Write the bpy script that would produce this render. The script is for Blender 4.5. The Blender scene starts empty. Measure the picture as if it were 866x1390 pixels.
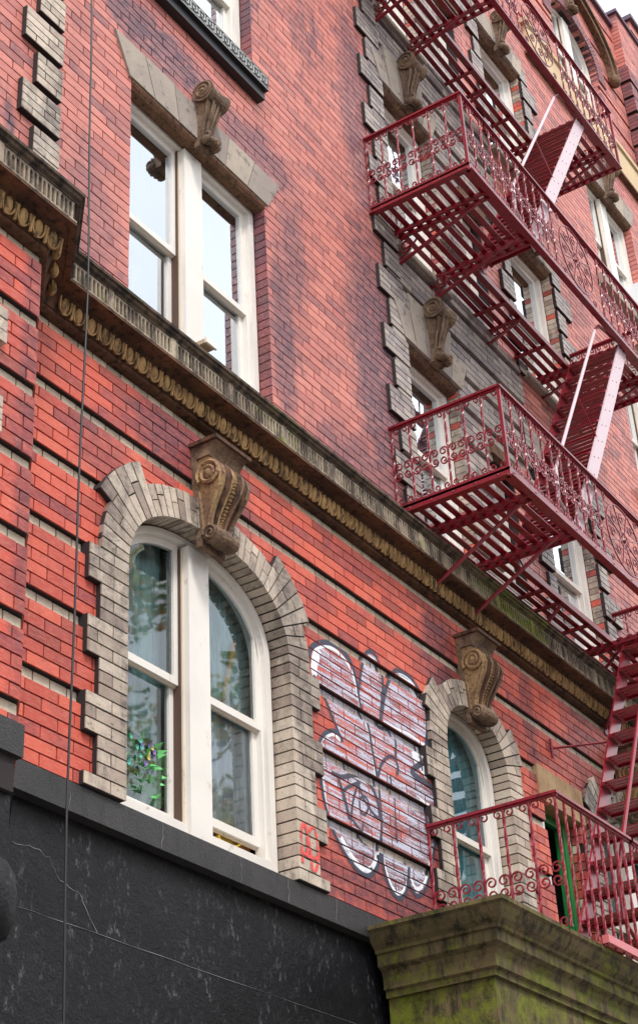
import bpy, bmesh, math, random
from math import sin, cos, pi, sqrt, radians
from mathutils import Vector, Matrix, noise
random.seed(7)
S = bpy.context.scene
COL = S.collection
R_ = random.random
def U(a, b): return a + (b - a) * R_()

# ------------------------------------------------------------------ mesh helper
class MB:
    def __init__(s): s.v = []; s.f = []; s.m = []; s.cur = 0
    def face(s, *idx): s.f.append(tuple(idx)); s.m.append(s.cur)
    def box(s, x0, x1, y0, y1, z0, z1):
        b = len(s.v)
        s.v += [(x0,y0,z0),(x1,y0,z0),(x1,y1,z0),(x0,y1,z0),(x0,y0,z1),(x1,y0,z1),(x1,y1,z1),(x0,y1,z1)]
        for q in ((0,1,5,4),(1,2,6,5),(2,3,7,6),(3,0,4,7),(4,5,6,7),(3,2,1,0)): s.face(*[b+i for i in q])
    def hexa(s, p):           # 8 points, front (4) then back (4)
        b = len(s.v); s.v += [tuple(q) for q in p]
        for q in ((0,1,2,3),(7,6,5,4),(0,4,5,1),(1,5,6,2),(2,6,7,3),(3,7,4,0)): s.face(*[b+i for i in q])
    def prism(s, pts, y0, y1):   # pts in (x,z)
        b = len(s.v); n = len(pts)
        s.v += [(x,y0,z) for x,z in pts] + [(x,y1,z) for x,z in pts]
        s.face(*[b+i for i in range(n)]); s.face(*[b+n+i for i in reversed(range(n))])
        for i in range(n):
            j = (i+1) % n; s.face(b+j, b+i, b+n+i, b+n+j)
    def prismx(s, pts, x0, x1):  # pts in (y,z)
        b = len(s.v); n = len(pts)
        s.v += [(x0,y,z) for y,z in pts] + [(x1,y,z) for y,z in pts]
        s.face(*[b+i for i in reversed(range(n))]); s.face(*[b+n+i for i in range(n)])
        for i in range(n):
            j = (i+1) % n; s.face(b+i, b+j, b+n+j, b+n+i)
    def ring(s, A, B, y0, y1):   # A outer, B inner, same length closed loops (x,z)
        b = len(s.v); n = len(A)
        for L, y in ((A,y0),(B,y0),(A,y1),(B,y1)): s.v += [(x,y,z) for x,z in L]
        for i in range(n):
            j = (i+1) % n
            s.face(b+i,b+j,b+n+j,b+n+i); s.face(b+2*n+j,b+2*n+i,b+3*n+i,b+3*n+j)
            s.face(b+j,b+i,b+2*n+i,b+2*n+j); s.face(b+n+i,b+n+j,b+3*n+j,b+3*n+i)
    def poly(s, pts):
        b = len(s.v); s.v += [tuple(p) for p in pts]; s.face(*range(b, b+len(pts)))
    def tube(s, path, r, n=6, twist=0.0, flat=None, up=None):
        path = [Vector(p) for p in path]
        if len(path) < 2: return
        b0 = len(s.v); m = len(path)
        t0 = (path[1]-path[0]).normalized()
        ref = Vector(up) if up else (Vector((0,0,1)) if abs(t0.z) < .9 else Vector((1,0,0)))
        a = (ref - t0*ref.dot(t0)).normalized(); 
        for i, p in enumerate(path):
            t = (path[min(i+1,m-1)]-path[max(i-1,0)]).normalized()
            a2 = a - t*a.dot(t)
            if a2.length > 1e-6: a = a2.normalized()
            c = t.cross(a)
            rr = r[i] if isinstance(r, (list,tuple)) else r
            ra, rc = (rr, rr) if not flat else (rr, rr*flat)
            for k in range(n):
                an = 2*pi*(k+.5)/n + twist*i
                s.v.append(tuple(p + a*cos(an)*ra + c*sin(an)*rc))
        for i in range(m-1):
            for k in range(n):
                k2 = (k+1) % n
                s.face(b0+i*n+k, b0+i*n+k2, b0+(i+1)*n+k2, b0+(i+1)*n+k)
        s.face(*[b0+k for k in reversed(range(n))]); s.face(*[b0+(m-1)*n+k for k in range(n)])
    def bar(s, p, q, w, h):       # rectangular bar, w horizontal, h in the other direction
        p = Vector(p); q = Vector(q); t = (q-p).normalized()
        a = t.cross(Vector((0,0,1)))
        if a.length < 1e-4: a = Vector((1,0,0))
        a.normalize(); c = a.cross(t).normalized()
        P = []
        for o in (p, q):
            P += [o-a*w/2-c*h/2, o+a*w/2-c*h/2, o+a*w/2+c*h/2, o-a*w/2+c*h/2]
        b = len(s.v); s.v += [tuple(x) for x in P]
        for f in ((3,2,1,0),(4,5,6,7),(0,1,5,4),(1,2,6,5),(2,3,7,6),(3,0,4,7)): s.face(*[b+i for i in f])
    def ell(s, c, rx, ry, rz, nu=8, nv=6, M=None):
        b = len(s.v); c = Vector(c)
        for j in range(1, nv):
            th = pi*j/nv
            for i in range(nu):
                ph = 2*pi*i/nu
                d = Vector((rx*sin(th)*cos(ph), ry*sin(th)*sin(ph), rz*cos(th)))
                if M: d = M @ d
                s.v.append(tuple(c+d))
        t = len(s.v)
        for sg in (1,-1):
            d = Vector((0,0,rz*sg)); d = M @ d if M else d
            s.v.append(tuple(c+d))
        for j in range(nv-2):
            for i in range(nu):
                i2 = (i+1) % nu
                s.face(b+j*nu+i, b+(j+1)*nu+i, b+(j+1)*nu+i2, b+j*nu+i2)
        for i in range(nu):
            i2 = (i+1) % nu
            s.face(t, b+i, b+i2); s.face(t+1, b+(nv-2)*nu+i2, b+(nv-2)*nu+i)
    def lathe(s, prof, c, n=16):  # prof (r,z)
        b = len(s.v); m = len(prof)
        for r, z in prof:
            for k in range(n): s.v.append((c[0]+r*cos(2*pi*k/n), c[1]+r*sin(2*pi*k/n), c[2]+z))
        for i in range(m-1):
            for k in range(n):
                k2 = (k+1) % n
                s.face(b+i*n+k, b+i*n+k2, b+(i+1)*n+k2, b+(i+1)*n+k)
        s.face(*[b+k for k in reversed(range(n))]); s.face(*[b+(m-1)*n+k for k in range(n)])
    def mesh(s, name, mats, smooth=False):
        me = bpy.data.meshes.new(name); me.from_pydata(s.v, [], s.f)
        for m in (mats if isinstance(mats, (list,tuple)) else [mats]): me.materials.append(m)
        me.polygons.foreach_set('material_index', s.m)
        if smooth: me.polygons.foreach_set('use_smooth', [True]*len(me.polygons))
        me.update(); return me
    def build(s, name, mats, parent=None, smooth=False, **kw):
        o = bpy.data.objects.new(name, s.mesh(name, mats, smooth)); COL.objects.link(o)
        if parent: o.parent = parent
        return tag(o, **kw)

def tag(o, label=None, cat=None, group=None, kind=None):
    if label: o['label'] = label
    if cat: o['category'] = cat
    if group: o['group'] = group
    if kind: o['kind'] = kind
    return o
def thing(name, label, cat, loc=(0,0,0), group=None):
    o = bpy.data.objects.new(name, None); COL.objects.link(o); o.location = loc
    o.empty_display_size = .2
    return tag(o, label, cat, group)

# ------------------------------------------------------------------ materials
class NT:
    def __init__(s, name):
        s.mat = bpy.data.materials.new(name); s.mat.use_nodes = True
        s.t = s.mat.node_tree; s.t.nodes.clear()
        s.out = s.n('ShaderNodeOutputMaterial'); s.b = s.n('ShaderNodeBsdfPrincipled')
        s.t.links.new(s.b.outputs[0], s.out.inputs[0])
        g = s.n('ShaderNodeNewGeometry'); s.pos = g.outputs['Position']; s.rand = g.outputs['Random Per Island']; s.geo = g
        s.i = s.b.inputs
    def n(s, ty, **kw):
        o = s.t.nodes.new(ty)
        for k, v in kw.items(): setattr(o, k, v)
        return o
    def l(s, a, b): s.t.links.new(a, b)
    def put(s, v, sock):
        if hasattr(v, 'links'): s.l(v, sock)
        else: sock.default_value = v
    def noise(s, scale, detail=4, rough=.6, stretch=(1,1,1), off=(0,0,0), dist=0):
        m = s.n('ShaderNodeMapping'); s.l(s.pos, m.inputs[0]); m.inputs['Scale'].default_value = stretch; m.inputs['Location'].default_value = off
        o = s.n('ShaderNodeTexNoise'); s.l(m.outputs[0], o.inputs[0])
        o.inputs['Scale'].default_value = scale; o.inputs['Detail'].default_value = detail; o.inputs['Roughness'].default_value = rough; o.inputs['Distortion'].default_value = dist
        return o.outputs[0]
    def math(s, op, a, b=0.0, c=None, clamp=False):
        o = s.n('ShaderNodeMath', operation=op, use_clamp=clamp); s.put(a, o.inputs[0]); s.put(b, o.inputs[1])
        if c is not None: s.put(c, o.inputs[2])
        return o.outputs[0]
    def ss(s, v, a, b, lo=0.0, hi=1.0):
        o = s.n('ShaderNodeMapRange', interpolation_type='SMOOTHSTEP'); s.put(v, o.inputs[0])
        for k, q in enumerate((a, b, lo, hi)): o.inputs[k+1].default_value = q
        return o.outputs[0]
    def ramp(s, v, stops):
        o = s.n('ShaderNodeValToRGB'); s.put(v, o.inputs[0]); e = o.color_ramp.elements
        while len(e) < len(stops): e.new(.5)
        for k, (p, c) in enumerate(stops): e[k].position = p; e[k].color = (*c, 1)
        return o.outputs[0]
    def mix(s, f, a, b, mode='MIX'):
        o = s.n('ShaderNodeMix', data_type='RGBA', blend_type=mode); s.put(f, o.inputs[0])
        for v, k in ((a,6),(b,7)):
            if hasattr(v, 'links'): s.l(v, o.inputs[k])
            else: o.inputs[k].default_value = (*v, 1)
        return o.outputs[2]
    def xyz(s):
        o = s.n('ShaderNodeSeparateXYZ'); s.l(s.pos, o.inputs[0]); return o.outputs
    def bump(s, h, strength=.3, dist=.005):
        o = s.n('ShaderNodeBump'); s.l(h, o.inputs['Height']); o.inputs['Strength'].default_value = strength; o.inputs['Distance'].default_value = dist
        s.l(o.outputs[0], s.i['Normal'])
    def fin(s, col, rough=.7, spec=.4):
        s.put(col if hasattr(col, 'links') else (*col, 1), s.i['Base Color']); s.put(rough, s.i['Roughness']); s.i['Specular IOR Level'].default_value = spec
        return s.mat

def brick_mat(name, stops, soot=(.075,.05,.075), sootamt=.8, blobs=(), cols=(), thr=.5, sheen=.45, grit=.30):
    n = NT(name)
    base = n.ramp(n.rand, stops)
    fine = n.noise(60, 4, .7, (.35,1,1.6))
    base = n.mix(n.ss(fine, .35, .75, 0, .55), base, n.mix(.5, base, (.72,.36,.28)), 'MIX')
    big = n.noise(1.3, 8, .70, (1,1,.38), dist=.25)
    st = n.noise(5.5, 5, .7, (1.4,1,.35), off=(3,0,1))
    k = n.ss(n.math('ADD', n.math('MULTIPLY', big, .62), n.math('MULTIPLY', st, .38)), thr, thr+.13)
    pb = n.ss(n.math('ADD', n.rand, n.math('MULTIPLY', n.noise(9, 3), .5)), .1+.95, 1.3, 0, .7)
    k = n.math('MAXIMUM', k, pb)
    x, y, z = n.xyz()
    for bx, bz, rx, rz, amt in blobs:
        dx = n.math('DIVIDE', n.math('SUBTRACT', x, bx), rx); dz = n.math('DIVIDE', n.math('SUBTRACT', z, bz), rz)
        d = n.math('SQRT', n.math('ADD', n.math('POWER', n.math('ABSOLUTE', dx), 2), n.math('POWER', n.math('ABSOLUTE', dz), 2)))
        d = n.math('ADD', d, n.math('MULTIPLY', n.math('SUBTRACT', n.noise(7, 4, .7), .5), 1.3))
        k = n.math('MAXIMUM', k, n.ss(d, 1.05, .45, 0, amt))
    grain = n.noise(26, 5, .75, (.5,1,1.2), off=(9,2,0))
    k = n.math('MULTIPLY', k, n.ss(grain, .28, .62, .35, 1))
    c = n.mix(n.math('MULTIPLY', k, sootamt), base, soot)
    # scattered soot pitting and grimy brick edges
    c = n.mix(n.ss(n.noise(48, 5, .8, (.6,1,1), off=(8,3,4)), .56, .70, 0, grit*1.6), c, soot)
    c = n.mix(n.ss(n.noise(3.2, 6, .75, (1,1,.6), off=(1,7,2)), .50, .72, 0, grit*1.5), c, n.mix(.55, base, soot))
    # pale efflorescence specks
    c = n.mix(n.ss(n.noise(34, 3, .6, off=(5,5,5)), .64, .76, 0, .35), c, (.6,.48,.45))
    n.bump(n.math('ADD', fine, n.math('MULTIPLY', grain, .6)), .55, .003)
    return n.fin(c, n.ss(grain, .3, .8, .42, .75), sheen)

BLOB_UP = [(8.0,8.3,.45,1.6,.95),(8.0,10.6,.3,1.5,.75),(5.6,9.25,.8,.26,1),(6.6,9.15,.6,.25,.8),(7.9,7.2,1.0,.35,.8),(5.0,7.4,.35,.7,.55),(7.0,8.5,.2,.6,.75),(6.83,7.8,.17,.9,.85),(9.9,13.6,.3,1.2,.5),(11.9,7.6,.5,.8,.5)]
BLOB_LO = [(4.36,5.9,.10,2.2,.75),(4.6,5.2,.12,.9,.5),(5.15,6.1,.3,.25,.6),(7.1,4.42,.6,.2,.85),(7.7,4.55,.75,.34,1),(8.1,5.0,.25,.6,.8),(5.7,6.4,.45,.25,.95),(6.3,6.15,.2,.45,.6),(8.45,6.25,.3,.45,.9),(10.6,6.3,.5,.8,.6),(9.7,6.3,.12,.7,.7),(7.7,6.5,.5,.12,.55)]
M_UP = brick_mat('red_brick_upper', [(0,(.30,.09,.085)),(.12,(.44,.13,.11)),(.45,(.54,.165,.135)),(.75,(.62,.21,.165)),(1,(.47,.14,.12))], (.068,.048,.078), .93, BLOB_UP, thr=.53, grit=.34)
M_LO = brick_mat('red_brick_lower', [(0,(.28,.05,.04)),(.15,(.46,.065,.045)),(.5,(.60,.09,.055)),(.8,(.66,.125,.075)),(1,(.50,.07,.055))], (.075,.04,.06), .9, BLOB_LO, thr=.54, sheen=.3, grit=.36)
M_BUFF = brick_mat('buff_brick', [(0,(.28,.225,.18)),(.25,(.44,.375,.30)),(.6,(.56,.485,.385)),(1,(.64,.565,.46))], (.07,.052,.05), .88, [(5.3,5.3,.25,1.2,.35),(8.3,5.7,.2,.6,.4)], thr=.445, grit=.55)
M_HEAD = brick_mat('cream_header_brick', [(0,(.50,.43,.32)),(.5,(.66,.58,.44)),(1,(.74,.66,.52))], (.10,.08,.07), .7, thr=.52, grit=.3)
M_GREY = brick_mat('grey_buff_brick', [(0,(.16,.14,.15)),(.3,(.27,.245,.24)),(.7,(.38,.34,.30)),(1,(.44,.41,.37))], (.07,.06,.075), .85, [(8.9,9.3,1.5,.5,.5),(8.6,11.9,1.5,.4,.5)], thr=.49)

M_PURP = brick_mat('purple_brick', [(0,(.10,.03,.045)),(1,(.30,.065,.07))], thr=.47)
def stone_mat(name, c1, c2, dark, moss=0.0, mosscol=(.10,.13,.015), scale=3, rough=.8, streak=True, thr=.5, spec=.3, patch=None, isl=0.0):
    n = NT(name)
    a = n.noise(scale, 6, .65, dist=.3); b = n.noise(scale*6, 5, .7, (1,1,.3) if streak else (1,1,1), off=(2,1,4)); g = n.noise(90, 3, .7)
    c = n.mix(n.math('ADD', n.ss(a, .3, .7, 0, 1-isl), n.math('MULTIPLY', n.rand, isl)), c1, c2)
    c = n.mix(n.ss(b, thr, thr+.2, 0, .85), c, dark)
    c = n.mix(n.ss(g, .55, .8, 0, .35), c, dark)
    if moss:
        m1 = n.noise(2.2, 6, .7, off=(7,3,1), dist=.5); m2 = n.noise(14, 4, .7, off=(1,8,1))
        sp = n.n('ShaderNodeSeparateXYZ'); n.l(n.geo.outputs['Normal'], sp.inputs[0])
        up = n.math('MULTIPLY', sp.outputs[2], .08)
        k = n.math('ADD', n.math('ADD', n.math('MULTIPLY', m1, .6), n.math('MULTIPLY', m2, .4)), up)
        if patch:
            x_ = n.xyz()[0]; k = n.math('ADD', k, n.ss(n.math('ABSOLUTE', n.math('SUBTRACT', x_, patch[0])), patch[1], 0, 0, .16))
        c = n.mix(n.ss(k, .62-moss*.28, .78-moss*.28, 0, .92), c, n.mix(n.ss(m2, .35, .65), mosscol, tuple(v*2.1 for v in mosscol)))
    n.bump(n.math('ADD', b, g), .6, .006)
    return n.fin(c, rough, spec)
M_CORN = stone_mat('cornice_stone', (.17,.12,.08), (.08,.055,.042), (.014,.011,.012), moss=.34, mosscol=(.075,.08,.015), scale=2.5, thr=.42, patch=(9.4,1.0))
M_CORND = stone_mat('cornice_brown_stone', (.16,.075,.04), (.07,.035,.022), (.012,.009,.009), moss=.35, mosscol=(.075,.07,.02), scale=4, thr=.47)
M_RIB = stone_mat('pale_fluted_stone', (.46,.38,.28), (.26,.20,.15), (.04,.03,.028), moss=.26, mosscol=(.11,.12,.025), scale=2.2, thr=.42, patch=(9.4,1.0))
M_EGG = stone_mat('ochre_carved_stone', (.50,.31,.13), (.28,.16,.07), (.035,.022,.018), moss=.22, scale=5, thr=.46)
M_LINT = stone_mat('weathered_lintel_stone', (.50,.42,.33), (.24,.20,.19), (.07,.055,.055), scale=2.0, streak=False, thr=.53, isl=.6)
M_BROWN = stone_mat('brownstone', (.21,.115,.065), (.12,.06,.035), (.03,.02,.018), moss=.25, mosscol=(.09,.08,.02), scale=6, thr=.47)
M_CONS = stone_mat('console_stone', (.46,.30,.14), (.22,.125,.08), (.03,.024,.03), moss=.08, mosscol=(.34,.24,.04), scale=9, thr=.49, streak=False)
M_CARV = stone_mat('carved_keystone_stone', (.27,.175,.11), (.10,.06,.042), (.025,.02,.022), scale=9, thr=.49, streak=False)
M_MOSS = stone_mat('mossy_portico_stone', (.18,.125,.06), (.085,.065,.03), (.018,.016,.010), moss=.62, mosscol=(.072,.080,.007), scale=3, thr=.44)
M_CREAM = stone_mat('cream_belt_stone', (.62,.47,.29), (.55,.40,.24), (.30,.22,.15), scale=2, thr=.58)
M_JOINT = NT('dark_mortar').fin((.028,.021,.022), .9)
M_SHEL = stone_mat('plywood_infill', (.50,.34,.19), (.36,.22,.12), (.14,.08,.05), scale=5, thr=.52)

def paint(name, col, rough=.4, wear=None, wamt=.6, spec=.5, sc=12, thr=.6, b=.25):
    n = NT(name)
    c = n.mix(n.ss(n.noise(2.5, 5, .6), .3, .7, 0, .35), col, tuple(v*.75 for v in col))
    if wear: c = n.mix(n.ss(n.noise(sc, 6, .75, (1,1,.5)), thr, thr+.1, 0, wamt), c, wear)
    n.bump(n.noise(45, 4, .7), b, .002)
    return n.fin(c, rough, spec)
M_WHITE = paint('white_window_paint', (.78,.735,.68), .45, (.36,.27,.20), .6, sc=9, thr=.60)
M_CASE = paint('cream_window_casing', (.66,.57,.46), .5, (.30,.21,.14), .6, sc=7, thr=.58)
M_BROWNGAP = paint('brown_caulk', (.09,.05,.035), .8)
M_IRON = paint('maroon_iron_paint', (.23,.009,.021), .28, (.045,.010,.010), .85, spec=.6, sc=24, thr=.53, b=.8)
M_IRONP = paint('bright_crimson_iron_paint', (.26,.014,.028), .30, (.07,.010,.012), .85, spec=.6, sc=24, thr=.54, b=.8)
M_PINK = paint('blotched_pale_pink', (.62,.46,.50), .35, (.35,.05,.08), .75, spec=.6, sc=22, thr=.62)  # pale pink with scattered crimson blotches
M_BLACKP = None
def black_mat():
    n = NT('glossy_black_masonry_paint')
    a = n.noise(14, 7, .72, dist=.6); b = n.noise(2.0, 4, .6); f = n.noise(60, 4, .7)
    vo = n.n('ShaderNodeTexVoronoi', feature='DISTANCE_TO_EDGE'); n.l(n.pos, vo.inputs[0]); vo.inputs['Scale'].default_value = 1.3
    k = n.math('MULTIPLY', n.ss(n.noise(38, 6, .8, (1,1,.45), off=(4,1,2)), .54, .66), n.ss(n.noise(2.6, 5, .7, (1.6,1,.5)), .42, .60))
    c = n.mix(n.math('MULTIPLY', k, .75), (.005,.005,.007), (.13,.125,.14))
    n.bump(n.math('ADD', a, n.math('MULTIPLY', f, .6)), 1.0, .007)
    return n.fin(c, n.ss(b, .3, .7, .40, .62), .30)
M_BLACK = black_mat()
M_LEDGE = stone_mat('black_painted_ledge', (.034,.031,.031), (.018,.017,.019), (.014,.012,.012), scale=4, thr=.5, spec=.5, rough=.5)
M_TAN = paint('tan_wood', (.48,.35,.24), .6, (.3,.2,.13), .5)
M_CABLE = paint('black_rubber', (.02,.022,.025), .5)
M_GREEN = paint('green_door_paint', (.012,.20,.045), .4, (.30,.27,.22), .8, sc=9, thr=.62)
M_ROOM = NT('pale_room_wall').fin((.45,.48,.46), .9)
M_DARK = NT('dark_interior').fin((.035,.035,.04), .9)
M_COPE = paint('purple_grey_coping', (.09,.05,.085), .5)
M_DGREY = NT('sill_black_paint').fin((.02,.02,.022), .4)
M_SILVER = paint('pale_grey_key_paint', (.50,.52,.50), .5, (.15,.15,.15), .6, sc=30)

def glass_mat(name, tint, fac, bump=.012, rough=.015):
    n = NT(name); n.t.nodes.remove(n.b)
    tr = n.n('ShaderNodeBsdfTransparent'); tr.inputs[0].default_value = (*tint, 1)
    gl = n.n('ShaderNodeBsdfGlossy'); gl.inputs['Roughness'].default_value = rough; gl.inputs[0].default_value = (.88,.94,1,1)
    bp = n.n('ShaderNodeBump'); n.l(n.noise(1.6, 2, .5), bp.inputs['Height']); bp.inputs['Strength'].default_value = 1; bp.inputs['Distance'].default_value = bump
    n.l(bp.outputs[0], gl.inputs['Normal'])
    fr = n.n('ShaderNodeLayerWeight'); fr.inputs[0].default_value = .45
    f = n.math('MULTIPLY_ADD', fr.outputs['Fresnel'], fac, .02, clamp=True)
    mx = n.n('ShaderNodeMixShader'); n.l(f, mx.inputs[0]); n.l(tr.outputs[0], mx.inputs[1]); n.l(gl.outputs[0], mx.inputs[2])
    n.l(mx.outputs[0], n.out.inputs[0])
    return n.mat
M_GLASS = glass_mat('window_glass', (.75,.84,.86), 3.9, .0015)
M_GLASSL = glass_mat('lower_window_glass', (.93,.98,.99), .95, .003, .022)
def cloth(name, col, transl=.0):
    n = NT(name)
    c = n.mix(n.ss(n.noise(7, 5, .65, (2.5,1,.4)), .35, .65, 0, .8), col, tuple(v*.45 for v in col))
    return n.fin(c, .85, .1)
M_CURT = cloth('blue_white_curtain', (.80,.90,.94))
M_CURT3 = cloth('sea_green_curtain', (.55,.86,.84))
M_CURT2 = cloth('teal_curtain', (.26,.72,.78))
M_SHADE = cloth('pale_roller_shade', (.60,.66,.72))
M_LACE = cloth('white_lace_curtain', (.90,.94,.98))

# ------------------------------------------------------------------ layout numbers
H = .0627; Z0 = 4.76                     # brick course, groove-top datum of the banded storey
NEXP = 2.3
def sup(t, hw, rise):                    # superellipse point, t 0..pi
    c, s_ = cos(t), sin(t)
    return hw*math.copysign(abs(c)**(2/NEXP), c), rise*abs(s_)**(2/NEXP)
OPEN = []
class Op:
    def __init__(s, x0, x1, z0, z1, rise=0, ztag=''):
        s.x0, s.x1, s.z0, s.z1, s.rise = x0, x1, z0, z1, rise
        s.cx = (x0+x1)/2; s.hw = (x1-x0)/2; s.sp = z1 - rise
        OPEN.append(s)
    def iv(s, z, m=0.0):
        if s.rise and s.z0 < 5 and m > 0: m = .06
        if z < s.z0-m or z > s.z1+m: return None
        if not s.rise or z <= s.sp: return (s.x0-m, s.x1+m)
        q = (z-s.sp)/(s.rise+m); h = (s.hw+m)*max(0, 1-q**NEXP)**(1/NEXP)
        return (s.cx-h, s.cx+h) if h > .02 else None
A1 = Op(5.35, 6.69, 4.315, 5.97, .46)
A2 = Op(8.41, 9.21, 4.315, 5.97, .40)
A3 = Op(10.62, 11.90, 4.315, 5.97, .46)
DOOR = Op(9.79, 10.33, 4.3, 5.66)
W2 = Op(5.35, 6.69, 6.95, 8.74)
W3 = Op(5.35, 6.62, 9.80, 11.29)
C1 = [Op(8.40, 9.17, 7.05+2.55*k, 8.70+2.55*k) for k in range(3)]
C2 = [Op(10.47, 11.38, 7.05+2.55*k, 8.70+2.55*k) for k in range(3)]
MID = [Op(9.60, 9.98, 7.35+2.55*k, 8.33+2.55*k) for k in range(3)]
RW = [Op(12.85, 14.06, 7.05+2.55*k, 8.60+2.55*k) for k in range(3)]
RA = Op(12.70, 13.95, 14.95, 16.42, .55)

def subtract(iv, holes):
    out = [iv]
    for h in holes:
        nx = []
        for a, b in out:
            if h[1] <= a or h[0] >= b: nx.append((a, b)); continue
            if h[0] > a: nx.append((a, h[0]))
            if h[1] < b: nx.append((h[1], b))
        out = nx
    return [q for q in out if q[1]-q[0] > .012]

BRICKS = []      # faces kept for the graffiti: (x0,x1,z0,z1,y)
G = .0043
def row(mb, a, b, z, y, L, ph, dep=.016, h=H, keep=False, edge=()):
    x = math.floor((a-ph)/L)*L + ph
    cuts = [a]
    while x < b:
        x += L*(1 if R_() > .04 else 1)
        if x-cuts[-1] > .045 and b-x > .045: cuts.append(x)
    cuts.append(b)
    for i in range(len(cuts)-1):
        xa, xb = cuts[i]+G, cuts[i+1]-G
        j = U(-.0012, .0012) if not keep else 0
        d = dep
        if (i == 0 and a in edge) or (i == len(cuts)-2 and b in edge): d = .125
        if d > .1:
            if i == 0 and a in edge: xa -= G
            if i == len(cuts)-2 and b in edge: xb += G
        za, zb = z+G*.9+U(0,.0008), z+h-G*.9-U(0,.0008)
        mb.box(xa, xb, y+j, y+d, za, zb)
        if keep: BRICKS.append((xa, xb, za, zb, y+j))

# ------------------------------------------------------------------ ground
g = MB(); g.box(-150,150,-150,150,-.3,0)
def ground_mat():
    n = NT('grey_street_ground'); return n.fin(n.mix(n.noise(3,5), (.10,.10,.10), (.16,.155,.15)), .85)
g.build('ground', ground_mat(), kind='structure')
r = MB(); r.box(-150,150,-13,-5.2,.0,.004)
for k in range(-12,13): r.box(k*6,k*6+3,-9.15,-9.03,.0045,.008)
r.build('road', NT('asphalt').fin((.05,.05,.052),.85), kind='structure')
p = MB(); p.box(-150,150,-5.05,-.01,0.0,.13); p.box(-150,150,-5.2,-5.05,0.0,.135); p.box(-150,150,-19,-13,0,.13)
p.build('pavement', NT('concrete').fin((.32,.31,.29),.85), kind='structure')

# ------------------------------------------------------------------ the building
B = thing('apartment_building', 'old red brick apartment block with buff arches, dark carved cornice and white windows', 'building', (5,0,0))
def add(mb, name, mat, smooth=False, label=None, parent=None):
    o = mb.build(name, mat, None, smooth, label=label)
    par = parent or B
    o.parent = par
    o.matrix_parent_inverse = par.matrix_world.inverted() if par is not B else Matrix.Translation((-5,0,0))
    return o
XL, XR, ZT = -2.0, 24.0, 17.55

# core volume behind the facade and backing mortar
back = MB()
def back_rows(x0, x1, z0, z1, yf):
    prev = None; zs = z0; z = z0
    n_ = max(1, int(round((z1-z0)/(H/1.0)))); dz = (z1-z0)/n_
    for i in range(n_+1):
        zc = z0+(i+.5)*dz
        iv = None
        if i < n_:
            hs = sorted([h for h in (o.iv(zc, .012) for o in OPEN) if h])
            iv = tuple((round(a,4), round(b,4)) for a, b in subtract((x0,x1), hs))
        if iv != prev:
            if prev is not None:
                for a, b in prev: back.box(a, b, yf, .30, zs, z0+i*dz)
            prev = iv; zs = z0+i*dz
# banded storey backing (groove plane behind buff course)
BAND = [4.76+.3762*k for k in range(-1,6)]
bl0 = 4.66
back_rows(bl0-0.02, XR, 4.2, 6.75, .040)
back_rows(XL, XR, 6.751, 14.9, .009)
back_rows(XL, XR, 14.901, ZT, .03)
back.box(XL, XR, .5, 10, 0, ZT-.15); back.box(XL, XL+.3, .0, .5, 0, ZT-.1); back.box(XR-.3, XR, .0, .5, 0, ZT-.1)
add(back, 'wall_core', M_JOINT)

low = MB(); bufc = MB(); lb = MB()
def holes_at(z, m=0.0, extra=()): 
    hs = [h for h in (o.iv(z, m) for o in OPEN) if h]
    return sorted(hs + list(extra))
# lower banded storey: six-course period, the top course is the recessed buff header course
bodies = MB()
k0 = -7
z = Z0 - 7*H
i = -7
while z < 6.72:
    zz0 = max(z, 4.318)
    zc = z+H/2
    isg = ((i+1) % 6 == 0) and i > -7
    for a, b in subtract((bl0, XR-.2), holes_at(zc, .02)):
        if isg:
            row(bufc, a, b, z, .028, .11, (i % 2)*.05, .03, H, keep=(6.5 < a < 8.5 or 6.5 < b < 8.6))
        else:
            row(low, a, b, z, 0, .213, (i % 2)*.1065+.02, .018, H, keep=(a < 8.6 and b > 6.5))
    z += H; i += 1
# solid proud bodies behind the red bands, so that the groove soffit is real
for kk in range(-1, 6):
    zb, zt = Z0+.3762*kk, Z0+.3762*(kk+1)-H
    zb2, zt2 = max(zb+.001, 4.2), min(zt-.001, 6.74)
    nseg = 6; dz = (zt2-zb2)/nseg
    for s_ in range(nseg):
        zc = zb2+(s_+.5)*dz
        for a, b in subtract((bl0, XR-.2), holes_at(zc, .02)): bodies.box(a, b, .009, .0395, zb2+s_*dz, zb2+(s_+1)*dz+.0001)
add(bodies, 'band_backing', M_JOINT)
add(low, 'banded_brick_wall', M_LO, label='smooth orange red brick storey cut by dark recessed joints')
add(bufc, 'buff_header_course', M_HEAD)

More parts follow.
